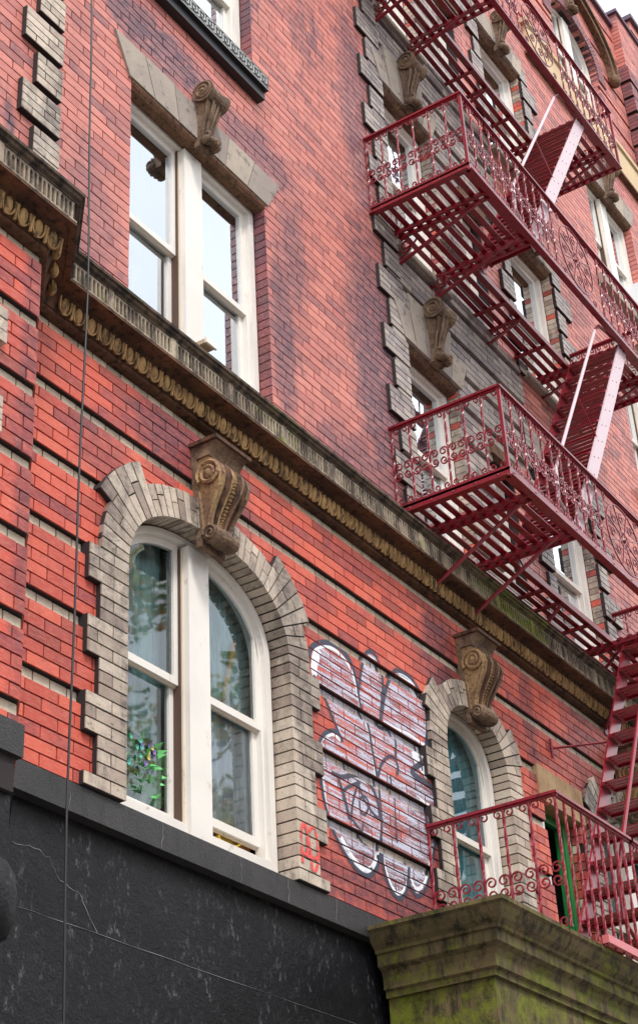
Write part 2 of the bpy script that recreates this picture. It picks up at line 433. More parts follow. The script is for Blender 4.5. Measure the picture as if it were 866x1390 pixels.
# canted bay at the left: front plane y=-.28, 45 degree cheek
bay = MB(); bayb = MB(); bayk = MB()
YP = -.28; XC = 4.385
i = -9; z = Z0-9*H
while z < 6.72:
    isg = ((i+1) % 6 == 0)
    if isg: bayb = MB()
    m, yy, xe = (bayb, YP+.028, XC+.012) if isg else (bay, YP, XC)
    row(m, XL, xe, z, yy, .11 if isg else .213, (i%2)*(.05 if isg else .1065)+.06, .02)
    # cheek bricks along 45 degrees
    n_ = 2; Lc = (.28+(-.028 if isg else 0))
    for q in range(2):
        t0, t1 = q*.5+.01, (q+1)*.5-.01
        x0, y0_ = xe+Lc*t0, yy+Lc*t0; x1, y1_ = xe+Lc*t1, yy+Lc*t1
        m.hexa([(x0,y0_,z+.004),(x1,y1_,z+.004),(x1,y1_,z+H-.004),(x0,y0_,z+H-.004),(x0-.02,y0_+.02,z+.004),(x1-.02,y1_+.02,z+.004),(x1-.02,y1_+.02,z+H-.004),(x0-.02,y0_+.02,z+H-.004)])
    if isg: add(bayb, 'buff_header_course', M_HEAD)
    z += H; i += 1
for kk in range(-2, 6):
    zb, zt = Z0+.3762*kk+.001, min(Z0+.3762*(kk+1)-H-.001, 6.74)
    if zt > zb:
        b_ = len(bayk.v); P = [(XL,YP+.009),(XC-.004,YP+.009),(XC+.27,-.001),(XC+.27,.2),(XL,.2)]
        bayk.v += [(x,y,zb) for x,y in P]+[(x,y,zt) for x,y in P]; n_ = 5
        bayk.face(*[b_+j for j in reversed(range(n_))]); bayk.face(*[b_+n_+j for j in range(n_)])
        for j in range(n_): bayk.face(b_+j, b_+(j+1)%n_, b_+n_+(j+1)%n_, b_+n_+j)
P = [(XL,YP+.040),(XC,YP+.040),(XC+.24,0.0),(XC+.24,.2),(XL,.2)]; b_ = len(bayk.v)
bayk.v += [(x,y,3.9) for x,y in P]+[(x,y,6.7) for x,y in P]; n_ = 5
bayk.face(*[b_+j for j in reversed(range(n_))]); bayk.face(*[b_+n_+j for j in range(n_)])
for j in range(n_): bayk.face(b_+j, b_+(j+1)%n_, b_+n_+(j+1)%n_, b_+n_+j)
add(bayk, 'bay_backing', M_JOINT)
add(bay, 'canted_bay_wall', M_LO, label='canted bay of banded red brick at the left edge')

# upper walls
up = MB(); grey = MB(); ban = MB(); banb = MB()
GP = 5            # grey bay grooves every 5 courses
gz0 = 9.53
i = 0; z = Z0+31*H + 0.0
def is_groove(zc): 
    q = (gz0 - zc)/(GP*H); fr = q - math.floor(q)
    return fr < 1/GP
while z < ZT-.02:
    zc = z+H/2
    hs = holes_at(zc, .0)
    edges = tuple(e for h in hs for e in h)
    ph = (i % 2)*.1065
    hs2 = [(8.22,10.36)] if zc < 14.6 else []
    k_st = (zc-7.05)/2.55; inwin = (k_st - math.floor(k_st))*2.55 < 1.45
    if inwin and hs2: hs2 = [(8.22, 9.99)]
    allh = sorted(hs+hs2)
    if zc < 14.92:
        for a, b in subtract((XL, XR-.2), allh): row(up, a, b, z, 0, .213, ph+.03*(i%3 == 0), .016, edge=edges)
        xr = 9.99 if inwin else 10.36
        gro = is_groove(zc)
        if zc < 14.6:
            for a, b in subtract((8.22, xr), hs):
                if gro:
                    grey.box(a, b, .0085, .0088, z, z+H)
                    grey_row_y = .0
                row(grey, a, b, z, .008 if gro else -.022, .213, ph+.05, .012 if gro else .03, H*.45 if gro else H, edge=edges)
    else:
        bnd = ((i) % 6 == 0)
        for a, b in subtract((XL, XR-.2), hs): row(up if not bnd else banb, a, b, z, .024 if bnd else -.002, .213, ph, .016 if bnd else .034, edge=edges)
    z += H; i += 1
add(up, 'upper_brick_wall', M_UP, label='pinkish red running bond brick wall with purple soot stains')
add(grey, 'grey_bay_wall', M_GREY, label='grey buff banded brickwork of the fire escape bay')
add(banb, 'attic_recessed_course', M_UP)

# ---- quoins (proud brick blocks)
def quoin(xa, xb, z0, n, proud=.035, mat=None, side=M_JOINT, hh=.0545, deep=0):
    z0 = z0+n*H-n*hh
    m = MB(); m.cur = 1; m.box(xa+.002, xb-.002, -proud+.005, .02, z0+.001, z0+n*hh-.001); m.cur = 0
    for q in range(n): row(m, xa-(.003 if deep else 0), xb, z0+q*hh, -proud, .213, (q%2)*.1065+U(0,.05), .012 if not deep else deep, hh)
    return add(m, 'quoin', [mat or M_BUFF, side])
for k in range(-1, 3):
    zt = 8.52 - .53*k
    if zt-.25 > 6.9: quoin(4.44, 4.74, zt-4*H, 4)
    quoin(4.54, 4.74, zt-.265-4*H, 4)
for k in range(-4, 10):
    zt = 8.656+.527*k
    if zt < 7.1: continue
    quoin(8.08, 8.41, zt-4*H, 4, .032, M_GREY)
    if zt-.264 > 7.1: quoin(8.19, 8.40, zt-.264-4*H+.005, 4, .030, M_GREY)
for k in range(-2, 12):                    # either side of the second window column
    zt = 8.45+.527*k
    if zt < 7.2 or (zt-6.95) % 2.55 > 2.05: pass
    if zt > 14.4 or zt < 7.1: continue
    st = (zt-7.05) % 2.55
    if st < 1.95:
        quoin(11.38, 11.70, zt-4*H, 4, .035, M_GREY); quoin(10.24, 10.47, zt-4*H, 4, .035, M_GREY)
    st2 = (zt-.264-7.05) % 2.55
    if st2 < 1.95:
        quoin(11.38, 11.55, zt-.264-4*H+.004, 4, .03, M_GREY); quoin(10.34, 10.47, zt-.264-4*H+.004, 4, .03, M_GREY)
for o in (W2, W3):
    m = MB(); z_ = o.z0; q = 0
    while z_+.05 < o.z1:
        m.box(o.x1-.005, o.x1+.02, .001, .086, z_+.004, z_+H-.004); z_ += H
    add(m, 'window_reveal', M_PURP)
for o in C1+C2:
    m = MB(); z_ = o.z0; q = 0
    while z_+.05 < o.z1:
        zz = ((z_-8.656) % .264)
        m.cur = 1 if zz > .205 else 0
        m.box(o.x1-.006, o.x1+.02, .0 if q%2 else .002, .082, z_+.003, z_+.0507); z_ += .0545; q += 1
    add(m, 'window_reveal', [M_BUFF, M_LO])
# small proud blocks at the far left bay
for zt in (6.16, 5.70): 
    m = MB()
    for q in range(3): row(m, 4.0, 4.165, zt-.19+q*H, YP-.03, .213, .1*(q%2), .05)
    add(m, 'quoin', M_BUFF)

# ---- arch surrounds
def surround(o, xs_long, xs_short, proud=.03, thick=.178, ear=.12, earr=(.80,.95), name='arch_surround', keygap=.13, sides=(1,-1)):
    m = MB()
    bk = MB()
    # jambs on the course grid
    z = Z0-7*H; i = -7
    while z < o.sp-.005:
        z1 = min(z+H, o.sp)
        fr = ((Z0 - (z+H/2))/.3762) % 1.0
        lng = fr < .5
        for sg in sides:
            xo = xs_long if lng else xs_short
            a, b = (o.cx-o.hw-xo, o.x0) if sg > 0 else (o.x1, o.cx+o.hw+xo)
            zz = max(z, 4.318)
            if z1-zz > .02: 
                st = len(m.v)
                row(m, a, b, zz, -proud, .213, (i%2)*.1065+(.02 if sg>0 else .07), .155, z1-zz)
            bk.box(a+.003 if sg > 0 else a+.014, b-.014 if sg > 0 else b-.003, -proud+.006, .11, zz, z1)
        z += H; i += 1
    # voussoirs
    N = 600; pts = [sup(pi*k/N, o.hw, o.rise) for k in range(N+1)]
    L = [0]
    for k in range(N): L.append(L[-1]+math.dist(pts[k], pts[k+1]))
    nv = int(L[-1]/.049); 
    def at(s_):
        lo, hi = 0, N
        while hi-lo > 1:
            md = (lo+hi)//2
            if L[md] < s_: lo = md
            else: hi = md
        f = (s_-L[lo])/max(1e-9, L[hi]-L[lo]); p = (pts[lo][0]+(pts[hi][0]-pts[lo][0])*f, pts[lo][1]+(pts[hi][1]-pts[lo][1])*f)
        q0, q1 = pts[max(0,lo-6)], pts[min(N,hi+6)]
        t = Vector((q1[0]-q0[0], q1[1]-q0[1])).normalized(); return Vector(p), Vector((t.y, -t.x))
    for v in range(nv):
        s0, s1 = L[-1]*v/nv, L[-1]*(v+1)/nv
        (p0, n0), (p1, n1) = at(s0), at(s1)
        mid = abs(((s0+s1)/2)/L[-1]-.5)*2      # 0 at crown 1 at springing
        th = thick + (ear if earr[0] > mid > earr[0]-.27 else 0)
        if mid > earr[0]: th = thick+.03 + (xs_short-thick-.03)*(mid-earr[0])/(1-earr[0])
        spl = [(0,th)] if v % 3 == 1 else ([(0,th*.5),(th*.5,th)] if v%3 == 0 else [(0,th*.66),(th*.66,th)])
        e0 = (p1-p0)
        for ta, tb in spl:
            q = [p0+n0*(ta+.003), p0+n0*(tb-.004+U(-.003,.003)), p1+n1*(tb-.004+U(-.003,.003)), p1+n1*(ta+.003)]
            c = sum(q, Vector((0,0)))/4
            dd = (p1-p0).normalized()*.0044
            q = [q[0]+dd, q[1]+dd, q[2]-dd, q[3]-dd]
            Q = [(o.cx+a.x, o.sp+a.y) for a in q]
            j = U(-.002,.002)
            m.hexa([(x,-proud+j,zz) for x,zz in Q]+[(x,.125,zz) for x,zz in Q])
        q = [p0+n0*.016, p0+n0*(th-.004), p1+n1*(th-.004), p1+n1*.016]
        Q = [(o.cx+a.x, o.sp+a.y) for a in q]
        bk.hexa([(x,-proud+.007,zz) for x,zz in Q]+[(x,.11,zz) for x,zz in Q])
    bk_n = len(m.v)
    for f, mi in zip(bk.f, bk.m): m.f.append(tuple(q+bk_n for q in f)); m.m.append(1)
    m.v += bk.v
    return add(m, name, [M_BUFF, M_JOINT])
surround(A1, .29, .205).__setitem__('label', 'wide buff brick arch with flared ears around the double window')
surround(A2, .28, .20, ear=.09).__setitem__('label', 'narrow buff brick arch beside the graffiti')
surround(A3, .29, .205)

# ---- windows
def shape(x0, x1, z0, ztop, n=17):
    P = [(x0,z0),(x1,z0)]
    for k in range(n):
        t = k/(n-1); x = x1+(x0-x1)*t; P.append((x, ztop(x)))
    return P
def ztopf(o, ins):
    if not o.rise: return lambda x: o.z1-ins
    def f(x):
        q = min(1, abs(x-o.cx)/(o.hw-ins)); return o.sp + (o.rise-ins*.6)*max(0,(1-q**NEXP))**(1/NEXP)
    return f
def frame_shape(o, ins, zb=0.0, n=33):
    P = [(o.x0+ins, o.z0+zb),(o.x1-ins, o.z0+zb)]
    if not o.rise: return P+[(o.x1-ins, o.z1-ins),(o.x0+ins, o.z1-ins)]
    for k in range(n):
        dx, dz = sup(pi*k/(n-1), o.hw-ins, o.rise-ins*.6); P.append((o.cx+dx, o.sp+dz))
    return P
def window(o, lights, mull=None, zm=None, curtain=None, label=None, glass=None, y0=.085, cur2=None, raise_=0, sill=.03):
    if zm is None: zm = o.z0+(o.z1-o.z0)*.53
    m = MB(); m.ring(frame_shape(o, .013), frame_shape(o, .062, sill), y0, y0+.10)
    m.ring(frame_shape(o, .058,sill-.002), frame_shape(o, .075,sill+.01), y0+.03, y0+.09)
    m.cur = 1; m.ring(frame_shape(o, .001), frame_shape(o, .0135, .012), y0+.006, y0+.09)
    w = add(m, 'window', [M_WHITE, M_BROWNGAP], label=label)
    if mull:
        m = MB(); m.box(mull[0], mull[1], y0-.022, y0+.095, o.z0+.01, min(o.z1, o.sp+o.rise)-.055)
        m.cur = 1; m.box(mull[0]-.013, mull[1]+.013, y0+.012, y0+.099, o.z0+sill+.002, o.z1-.07)
        m.cur = 2; m.box(mull[0]-.019, mull[1]+.019, y0+.02, y0+.098, o.z0+sill+.002, o.z1-.07)
        add(m, 'mullion', [M_WHITE, M_CASE, M_BROWNGAP], parent=w)
    for li, (xa, xb) in enumerate(lights):
        zt = ztopf(o, .075)
        for up_ in (1, 0):
            yb = y0+.035 if up_ else y0+.065
            zb = zm if up_ else o.z0+sill+.005+(raise_ if li == len(lights)-1 else 0)
            top = (lambda x: zt(x)) if up_ else (lambda x: min(zt(x), zm+.045))
            d = .036
            A = shape(xa, xb, zb, top); Bn = shape(xa+d, xb-d, zb+(.045 if not up_ else .04), lambda x: top(x)-(d if up_ else .04))
            m = MB(); m.ring(A, Bn, yb, yb+.028)
            m.cur = 1; m.ring(shape(xa-.012, xb+.012, zb-.01, lambda x: top(x)+.008), shape(xa+.003, xb-.003, zb+.003, lambda x: top(x)-.003), yb+.014, yb+.03)
            sa = add(m, 'sash', [M_WHITE, M_CASE], parent=w)
            m = MB(); m.poly([(x, yb+.015, z_) for x, z_ in shape(xa+d*.6, xb-d*.6, zb+.02, lambda x: top(x)-d*.6)])
            add(m, 'glass', glass or M_GLASS, parent=w)
        mat = (curtain if li == 0 or cur2 is None else cur2)
        if mat:
            m = MB(); n_ = 26; zb, zt2 = o.z0+.05, o.z1-.02; b_ = 0
            for q in range(n_+1):
                x = xa-.03+(xb-xa+.06)*q/n_; y = y0+.108+.010*sin(q*1.9+xa*3)+.01*sin(q*.7)
                m.v += [(x, y, zb), (x, y+.01, zt2)]
            for q in range(n_): m.face(2*q, 2*q+2, 2*q+3, 2*q+1)
            add(m, 'curtain', mat, smooth=True, parent=w)
    rm = MB(); a, b, c, d = o.x0-.3, o.x1+.3, o.z0-.3, o.z1+.3; Y0, Y1 = .302, .49
    rm.poly([(a,Y1,c),(b,Y1,c),(b,Y1,d),(a,Y1,d)])
    add(rm, 'room_back', M_ROOM, parent=w)
    return w
def dbl(o): c = o.cx; return [(o.x0+.075, c-.10), (c+.10, o.x1-.075)], (c-.085, c+.085)
l_, mu = dbl(A1); WA1 = window(A1, l_, mu, 5.13, None, 'tall arched double window with blue curtains and a vase of flowers', M_GLASSL, raise_=.085, sill=.10)
l_, mu = dbl(W2); WW2 = window(W2, l_, mu, 7.86, None, 'double sash window reflecting pale sky, above the long cornice')
l_, mu = dbl(W3); window(W3, l_, mu, 10.5, M_SHADE, 'double window over the sill with a key pattern')
window(A2, [(A2.x0+.075, A2.x1-.075)], None, 5.13, M_CURT2, 'single arched window with teal curtain behind the stoop railing', M_GLASSL, sill=.10)
l_, mu = dbl(A3); window(A3, l_, mu, 5.1, M_CURT2, None, M_GLASSL)
for k in range(3):
    window(C1[k], [(C1[k].x0+.075, C1[k].x1-.075)], None, None, M_LACE)
    window(C2[k], [(C2[k].x0+.075, C2[k].x1-.075)], None, None, M_LACE)
    window(MID[k], [(MID[k].x0+.06, MID[k].x1-.06)], None, None, M_SHADE)
    l_, mu = dbl(RW[k]); window(RW[k], l_, mu, None, M_SHADE)
l_, mu = dbl(RA); window(RA, l_, mu, 15.7, M_SHADE, 'arched double window under a brown hood mould near the roof')
# curtains for the two close windows (half drawn)
def drape(par, xa, xb, z0, z1, y, mat, name='curtain', amp=.02, f=34):
    m = MB(); n_ = 40
    for q in range(n_+1):
        t = q/n_; x = xa+(xb-xa)*t; yy = y+amp*sin(f*x)+amp*.5*sin(f*2.3*x+1)
        m.v += [(x, yy, z0), (x+.01*sin(9*x), yy+.004, (z0+z1)/2), (x, yy, z1)]
    for q in range(n_): m.face(3*q,3*q+3,3*q+4,3*q+1); m.face(3*q+1,3*q+4,3*q+5,3*q+2)
    return add(m, name, mat, smooth=True, parent=par)
drape(WA1, 5.40, 5.66, 4.85, 5.95, .225, M_CURT)
drape(WA1, 5.40, 5.99, 4.35, 4.95, .275, M_CURT3, amp=.008)
drape(WA1, 5.62, 5.99, 4.85, 5.95, .235, M_CURT3, amp=.008)
drape(WA1, 6.24, 6.66, 4.58, 5.16, .195, M_CURT, amp=.008)
drape(WA1, 6.08, 6.66, 4.58, 5.95, .212, M_CURT3, amp=.006)
drape(WW2, 5.42, 5.98, 7.0, 8.70, .30, M_SHADE, 'roller_shade', .002)
drape(WW2, 6.12, 6.62, 7.0, 8.70, .30, M_SHADE, 'roller_shade', .002)
# brick reveals inside the door recess, with buff bands
m = MB(); q = 0; z = Z0-7*H
while z < 5.66:
    m.cur = 1 if ((q-7+1) % 6 == 0) else 0
    m.box(10.326, 10.35, .004 if m.cur == 0 else .03, .085, max(z,4.3)+.004, min(z+H,5.66)-.004); z += H; q += 1
add(m, 'recess_reveal', [M_LO, M_HEAD])
m = MB(); m.box(9.70, 10.40, -.012, .10, 5.655, 5.905); add(m, 'recess_lintel', M_SHEL, label='flaking tan stone lintel over the narrow green door')
d = MB(); d.box(9.80, 10.32, .26, .30, 4.3, 5.655); gd = add(d, 'door', M_DARK, label='narrow dark doorway with a green frame')
m = MB(); m.box(10.20, 10.322, .082, .13, 4.3, 5.652); m.box(10.185, 10.20, .095, .14, 4.3, 5.652); m.box(9.86, 10.19, .095, .13, 5.59, 5.652); add(m, 'door_frame', M_GREEN, parent=gd)
m = MB(); m.box(9.795, 9.845, .05, .10, 4.72, 5.652); m.box(9.795, 9.815, .05, .1, 4.3, 4.72); add(m, 'door_casing', M_WHITE, parent=gd)

# ---- lintels (flared flat arches of cut stone)
def lintel(o, flare=.17, h=.27, n=6, key=.0, proud=.016, y1=.10, name='lintel', midup=0):
    m = MB(); z0, z1 = o.z1+.002, o.z1+h
    a0, a1, b0, b1 = o.x0-.03, o.x1+.03, o.x0-flare, o.x1+flare
    for k in range(n):
        t0, t1 = k/n, (k+1)/n; g_ = .004
        zt = z1+(midup if .15 < (t0+t1)/2 < .85 else 0)+U(-.006,.006)
        P = [(a0+(a1-a0)*t0+g_, z0),(a0+(a1-a0)*t1-g_, z0),(b0+(b1-b0)*t1-g_, zt),(b0+(b1-b0)*t0+g_, zt)]
        pj = U(-.003,.003); m.prism(P, -proud+pj, y1)
    w = add(m, name, M_LINT)
    m = MB(); P = [(a0+.01, z0-.002),(a1-.01, z0-.002)]
    nn = 14
    for k in range(nn):
        x0, x1 = a0+.03+(a1-a0-.06)*k/nn, a0+.03+(a1-a0-.06)*(k+1)/nn
        m.prismx([(-.006,z0+.001),(-.006,z0-.02),(.02,z0-.045),(.06,z0-.05),(.084,z0-.04),(.084,z0+.001)], x0+.001, x1-.001)
    add(m, 'lintel_moulding', M_BROWN, parent=w)
    return w
lintel(W2).__setitem__('label', 'pale stone flat arch with a scroll keystone over the double window')
lintel(W3)
for k in range(3):
    lintel(C1[k], .14, .26, 5, proud=.036, midup=.20); lintel(C2[k], .10, .26, 5, proud=.036); lintel(RW[k], .17, .30, 6)
    m = MB(); o = MID[k]; m.box(o.x0-.04, o.x1+.04, -.05, .1, o.z1, o.z1+.10); add(m, 'small_lintel', M_BROWN)

# ---- carved keystones
def spiral(cx, cy, r0, r1, a0, a1, n=14):
    return [(cx+(r0+(r1-r0)*k/(n-1))*cos(a0+(a1-a0)*k/(n-1)), cy+(r0+(r1-r0)*k/(n-1))*sin(a0+(a1-a0)*k/(n-1))) for k in range(n)]
def scroll_key(x, zt, s=1.0, y=-.016):
    """big scroll roll above, acanthus body tapering down to a curled leaf"""
    m = MB(); w = .105*s
    # top roll
    cy_, cz, r = y-.075*s, zt-.075*s, .088*s
    n_ = 18
    for sx in (-1, 1):
        m.tube([(x+sx*w, cy_+a, cz+b) for a, b in spiral(0,0,r*.92,r*.15,0.3,0.3+4.2*pi,34)], .011*s, 5)
        m.ell((x+sx*(w+.004), cy_, cz), .014*s, .018*s, .018*s)
    b0 = len(m.v); ring_ = [(cy_+r*cos(2*pi*k/n_), cz+r*sin(2*pi*k/n_)) for k in range(n_)]
    secs = [(-w,1.0),(-w*.8,.93),(-w*.35,.80),(0,.88),(w*.35,.80),(w*.8,.93),(w,1.0)]
    for dx, sc in secs: m.v += [(x+dx, cy_+(a-cy_)*sc, cz+(b-cz)*sc) for a, b in ring_]
    for j in range(len(secs)-1):
        for k in range(n_): k2 = (k+1)%n_; m.face(b0+j*n_+k2, b0+j*n_+k, b0+(j+1)*n_+k, b0+(j+1)*n_+k2)
    m.face(*[b0+k for k in range(n_)]); m.face(*[b0+(len(secs)-1)*n_+k for k in reversed(range(n_))])
    # body: lofted sections
    b0 = len(m.v); prof = [(.0,.13,.9),(-.07,.125,.86),(-.14,.10,.70),(-.21,.07,.62),(-.28,.055,.58),(-.34,.05,.56),(-.40,.06,.52)]
    cs = []
    for dz, dep, ww in prof:
        zc = cz-.01+dz*s*1.12
        for k in range(13):
            u = -1+2*k/12
            rib = .012*s*cos(u*pi*3)
            cs.append((x+u*w*ww, y+.02-(dep*s)*(sqrt(max(0,1-abs(u)**3))*.85+.15)-rib*(1-abs(u)), zc))
    m.v += cs
    for j in range(len(prof)-1):
        for k in range(12): m.face(b0+j*13+k, b0+(j+1)*13+k, b0+(j+1)*13+k+1, b0+j*13+k+1)
    # raised ribs and side curls
    for u in (-.82,-.3,.3,.82):
        m.tube([(x+u*w*ww, y+.012-dep*s*(1-.25*u*u), cz-.01+dz*s*1.12) for dz, dep, ww in prof[:-1]], .011*s, 5)
    zb = cz-.40*s
    for sx in (-1,1):
        m.tube([(x+sx*w*.55, y-.07*s+a, zb+.02*s+b) for a, b in spiral(0,0,.04*s,.008*s,1.2,1.2-3.2*pi,20)], .011*s, 5)
    for u in (-.8,-.4,0,.4,.8):
        m.ell((x+u*w*.75, y-.075*s+.02*abs(u), zb-.01*s-.012*abs(u)), .024*s, .045*s, .03*s, 8, 6)
    m.box(x-w*.62, x+w*.62, y-.03*s, y+.03, zb-.05*s, zb+.1*s)
    return add(m, 'keystone', M_CARV, smooth=False)
scroll_key(6.02, 9.14, .88, -.02).__setitem__('label', 'carved scroll keystone over the double window above the cornice')
scroll_key(5.98, 11.70, .9)
for k in range(3):
    scroll_key(8.80, 9.20+2.55*k, .98, -.04); scroll_key(10.92, 9.08+2.55*k, .9, -.04)
    scroll_key(13.45, 9.05+2.55*k, 1.0)
scroll_key(13.30, 16.95, 1.0)

def console(x, label):
    m = MB(); w = .128
    zt = 6.375
    # cap slab with cove under
    pr = [(.0,zt+.09),(-.168,zt+.09),(-.165,zt+.078),(-.14,zt+.055),(-.122,zt+.03),(-.115,zt),(.0,zt)]
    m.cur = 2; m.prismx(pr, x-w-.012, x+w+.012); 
    m.cur = 1; m.box(x-w-.03, x+w+.03, -.18, 0, zt+.078, zt+.10); m.cur = 0
    # S profile body (y as function of z)
    P = [(zt,.10),(zt-.035,.15),(zt-.08,.185),(zt-.13,.195),(zt-.19,.178),(zt-.25,.142),(zt-.31,.108),(zt-.36,.088),(zt-.40,.08),(zt-.43,.075)]
    W = [1,1,.98,.95,.89,.81,.74,.68,.64,.63]
    b0 = len(m.v); sec = [(-1,0),(-1,1),(-.80,1.0),(-.72,.86),(-.62,.86),(-.45,1.05),(-.3,1.05),(-.17,.90),(.17,.90),(.3,1.05),(.45,1.05),(.62,.86),(.72,.86),(.80,1.0),(1,1),(1,0)]
    ns = len(sec)
    for (zz, dep), ww in zip(P, W):
        for u, d_ in sec: m.v.append((x+u*w*ww, -dep*d_ + (.0 if d_ else .01), zz))
    for j in range(len(P)-1):
        for k in range(ns-1):
            m.cur = 1 if k in (2,3,4,7,8,11,12) else (2 if k in (9,10,13,14) else 0)  # recess shade put into the colour: channel faces take darker stone
            m.face(b0+j*ns+k, b0+(j+1)*ns+k, b0+(j+1)*ns+k+1, b0+j*ns+k+1)
    m.cur = 0
    # bead rows in the centre channel
    for j in range(26):
        t = j/25*(len(P)-2.2)+.6; i_ = int(t); f = t-i_
        zz = P[i_][0]+(P[i_+1][0]-P[i_][0])*f; dep = P[i_][1]+(P[i_+1][1]-P[i_][1])*f
        m.ell((x, -dep*.93, zz), .016, .014, .0085, 6, 4)
    # side volutes: upper and inner panel
    for sx in (-1, 1):
        xs = x+sx*(w+.002)
        m.tube([(xs, -.105+a, zt-.105+b) for a, b in spiral(0,0,.078,.014,-.6,-.6+4.4*pi,36)], .013, 5)
        m.ell((xs, -.105, zt-.105), .02, .024, .024)
        m.tube([(x+sx*w*W[k], -P[k][1]*.97+.012, P[k][0]) for k in range(2,10)], .013, 5)
        m.tube([(x+sx*w*W[k], -.035-.0*k, P[k][0]) for k in range(4,10)], .010, 5)
    # bottom roll
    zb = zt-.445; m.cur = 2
    n_ = 14; b0 = len(m.v); ww = w*.76
    secs = [(-ww,.8),(-ww*.8,1),(-ww*.5,.85),(-ww*.2,1.0),(ww*.2,1.0),(ww*.5,.85),(ww*.8,1),(ww,.8)]
    for dx, sc in secs: m.v += [(x+dx, -.085+.058*sc*cos(2*pi*k/n_), zb+.052*sc*sin(2*pi*k/n_)) for k in range(n_)]
    for j in range(len(secs)-1):
        for k in range(n_): k2 = (k+1)%n_; m.face(b0+j*n_+k2, b0+j*n_+k, b0+(j+1)*n_+k, b0+(j+1)*n_+k2)
    m.face(*[b0+k for k in range(n_)]); m.face(*[b0+(len(secs)-1)*n_+k for k in reversed(range(n_))])
    for sx in (-1,1): m.tube([(x+sx*(ww+.003), -.085+a, zb+b) for a, b in spiral(0,0,.045,.01,0,3.4*pi,22)], .009, 5)
    m.prism([(x-w-.012,zt),(x-w*.78,5.87),(x+w*.78,5.87),(x+w+.012,zt)], -.034, 0)
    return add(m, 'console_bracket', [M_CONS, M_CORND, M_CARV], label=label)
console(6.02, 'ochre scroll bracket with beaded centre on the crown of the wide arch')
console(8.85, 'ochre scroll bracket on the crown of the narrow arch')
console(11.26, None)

# ---- main cornice (profile swept round the canted bay)
PATH = [Vector((XL,YP)), Vector((XC,YP)), Vector((XC+.28,0)), Vector((XR-.3,0))]
def offs(d):
    out = []
    for i, p in enumerate(PATH):
        ns = []
        for a, b in ((i-1,i),(i,i+1)):
            if 0 <= a and b < len(PATH):
                t = (PATH[b]-PATH[a]).normalized(); ns.append(Vector((t.y,-t.x)))
        if len(ns) == 1: out.append(p+ns[0]*d)
        else:
            bi = (ns[0]+ns[1]).normalized(); out.append(p+bi*(d/bi.dot(ns[0])))
    return out
def sweep(mb, prof):          # prof (d,z) closed
    b0 = len(mb.v); n_ = len(prof); lay = [offs(d) for d, z in prof]
    for i in range(len(PATH)):
        for k, (d, z_) in enumerate(prof): mb.v.append((lay[k][i].x, lay[k][i].y, z_))
    for i in range(len(PATH)-1):
        for k in range(n_): k2 = (k+1)%n_; mb.face(b0+i*n_+k2, b0+i*n_+k, b0+(i+1)*n_+k, b0+(i+1)*n_+k2)
    mb.face(*[b0+k for k in range(n_)]); mb.face(*[b0+(len(PATH)-1)*n_+k for k in reversed(range(n_))])
m = MB()
m.cur = 1; sweep(m, [(-.05,6.6405),(.014,6.6405),(.024,6.645),(.028,6.654),(.022,6.663),(.030,6.666),(.038,6.70),(.052,6.745),(.062,6.776),(-.05,6.776)])
m.cur = 1; sweep(m, [(-.05,6.777),(.112,6.777),(.118,6.772),(.150,6.772),(.150,6.785),(-.05,6.785)])
m.cur = 0; sweep(m, [(-.05,6.786),(.138,6.786),(.138,6.905),(-.05,6.905)])
m.cur = 0; sweep(m, [(-.05,6.906),(.150,6.906),(.152,6.914),(.168,6.922),(.172,6.936),(.184,6.940),(.186,6.956),(.16,6.966),(-.05,7.02)])
CN = add(m, 'cornice', [M_CORN, M_CORND], label='long dark stone cornice with flutes and egg carving, mossy in places')
m = MB(); eg = MB()
segs = [(XL+1.0, XC+.06, -.28), (XC+.36, XR-.6, 0)]
for a, b, yo in segs:
    x = b-.03; k = 0
    while x > max(a, .6) if yo else x > a:
        if x < 14.5:
            if k % 17 == 16: m.box(x-.028, x+.012, yo-.153, yo-.13, 6.789, 6.903)
            else:
                m.box(x-.0055, x+.0055, yo-.149, yo-.13, 6.79, 6.90)
                m.prism([(x-.015,6.903),(x-.015,6.893),(x-.010,6.886),(x-.0055,6.880),(x+.0055,6.880),(x+.010,6.886),(x+.015,6.893),(x+.015,6.903)], yo-.147, yo-.13)
        x -= .030; k += 1
    m.box(a, b, yo-.152, yo-.13, 6.7865, 6.797)
    x = b-.05 if yo else a+.06
    while (a < x) if yo else (x < b):
        if .8 < x < 14.5:
            M_ = Matrix.Rotation(radians(13), 3, 'X')
            eg.ell((x, yo-.048, 6.704), .027, .018, .047, 10, 8, M_)
            arc = [Vector((.040*cos(t), -.004, .052*sin(t)+.002)) for t in [pi*1.0+pi*q/9*1.0 for q in range(10)]]
            for sc in (1,): eg.tube([Vector((x, yo-.050, 6.704)) + M_@Vector((q.x*sc, q.y, q.z*sc+.006)) for q in [Vector((.040,0,.036))]+list(reversed(arc))+[Vector((-.040,0,.036))]], .0068, 4)
            for dx in (.050,):
                eg.tube([Vector((x+dx, yo-.050, 6.704)) + M_@Vector((0,-.006,.036)), Vector((x+dx, yo-.050, 6.704)) + M_@Vector((0,-.01,-.05))], .008, 4)
        x += -.1 if yo else .1
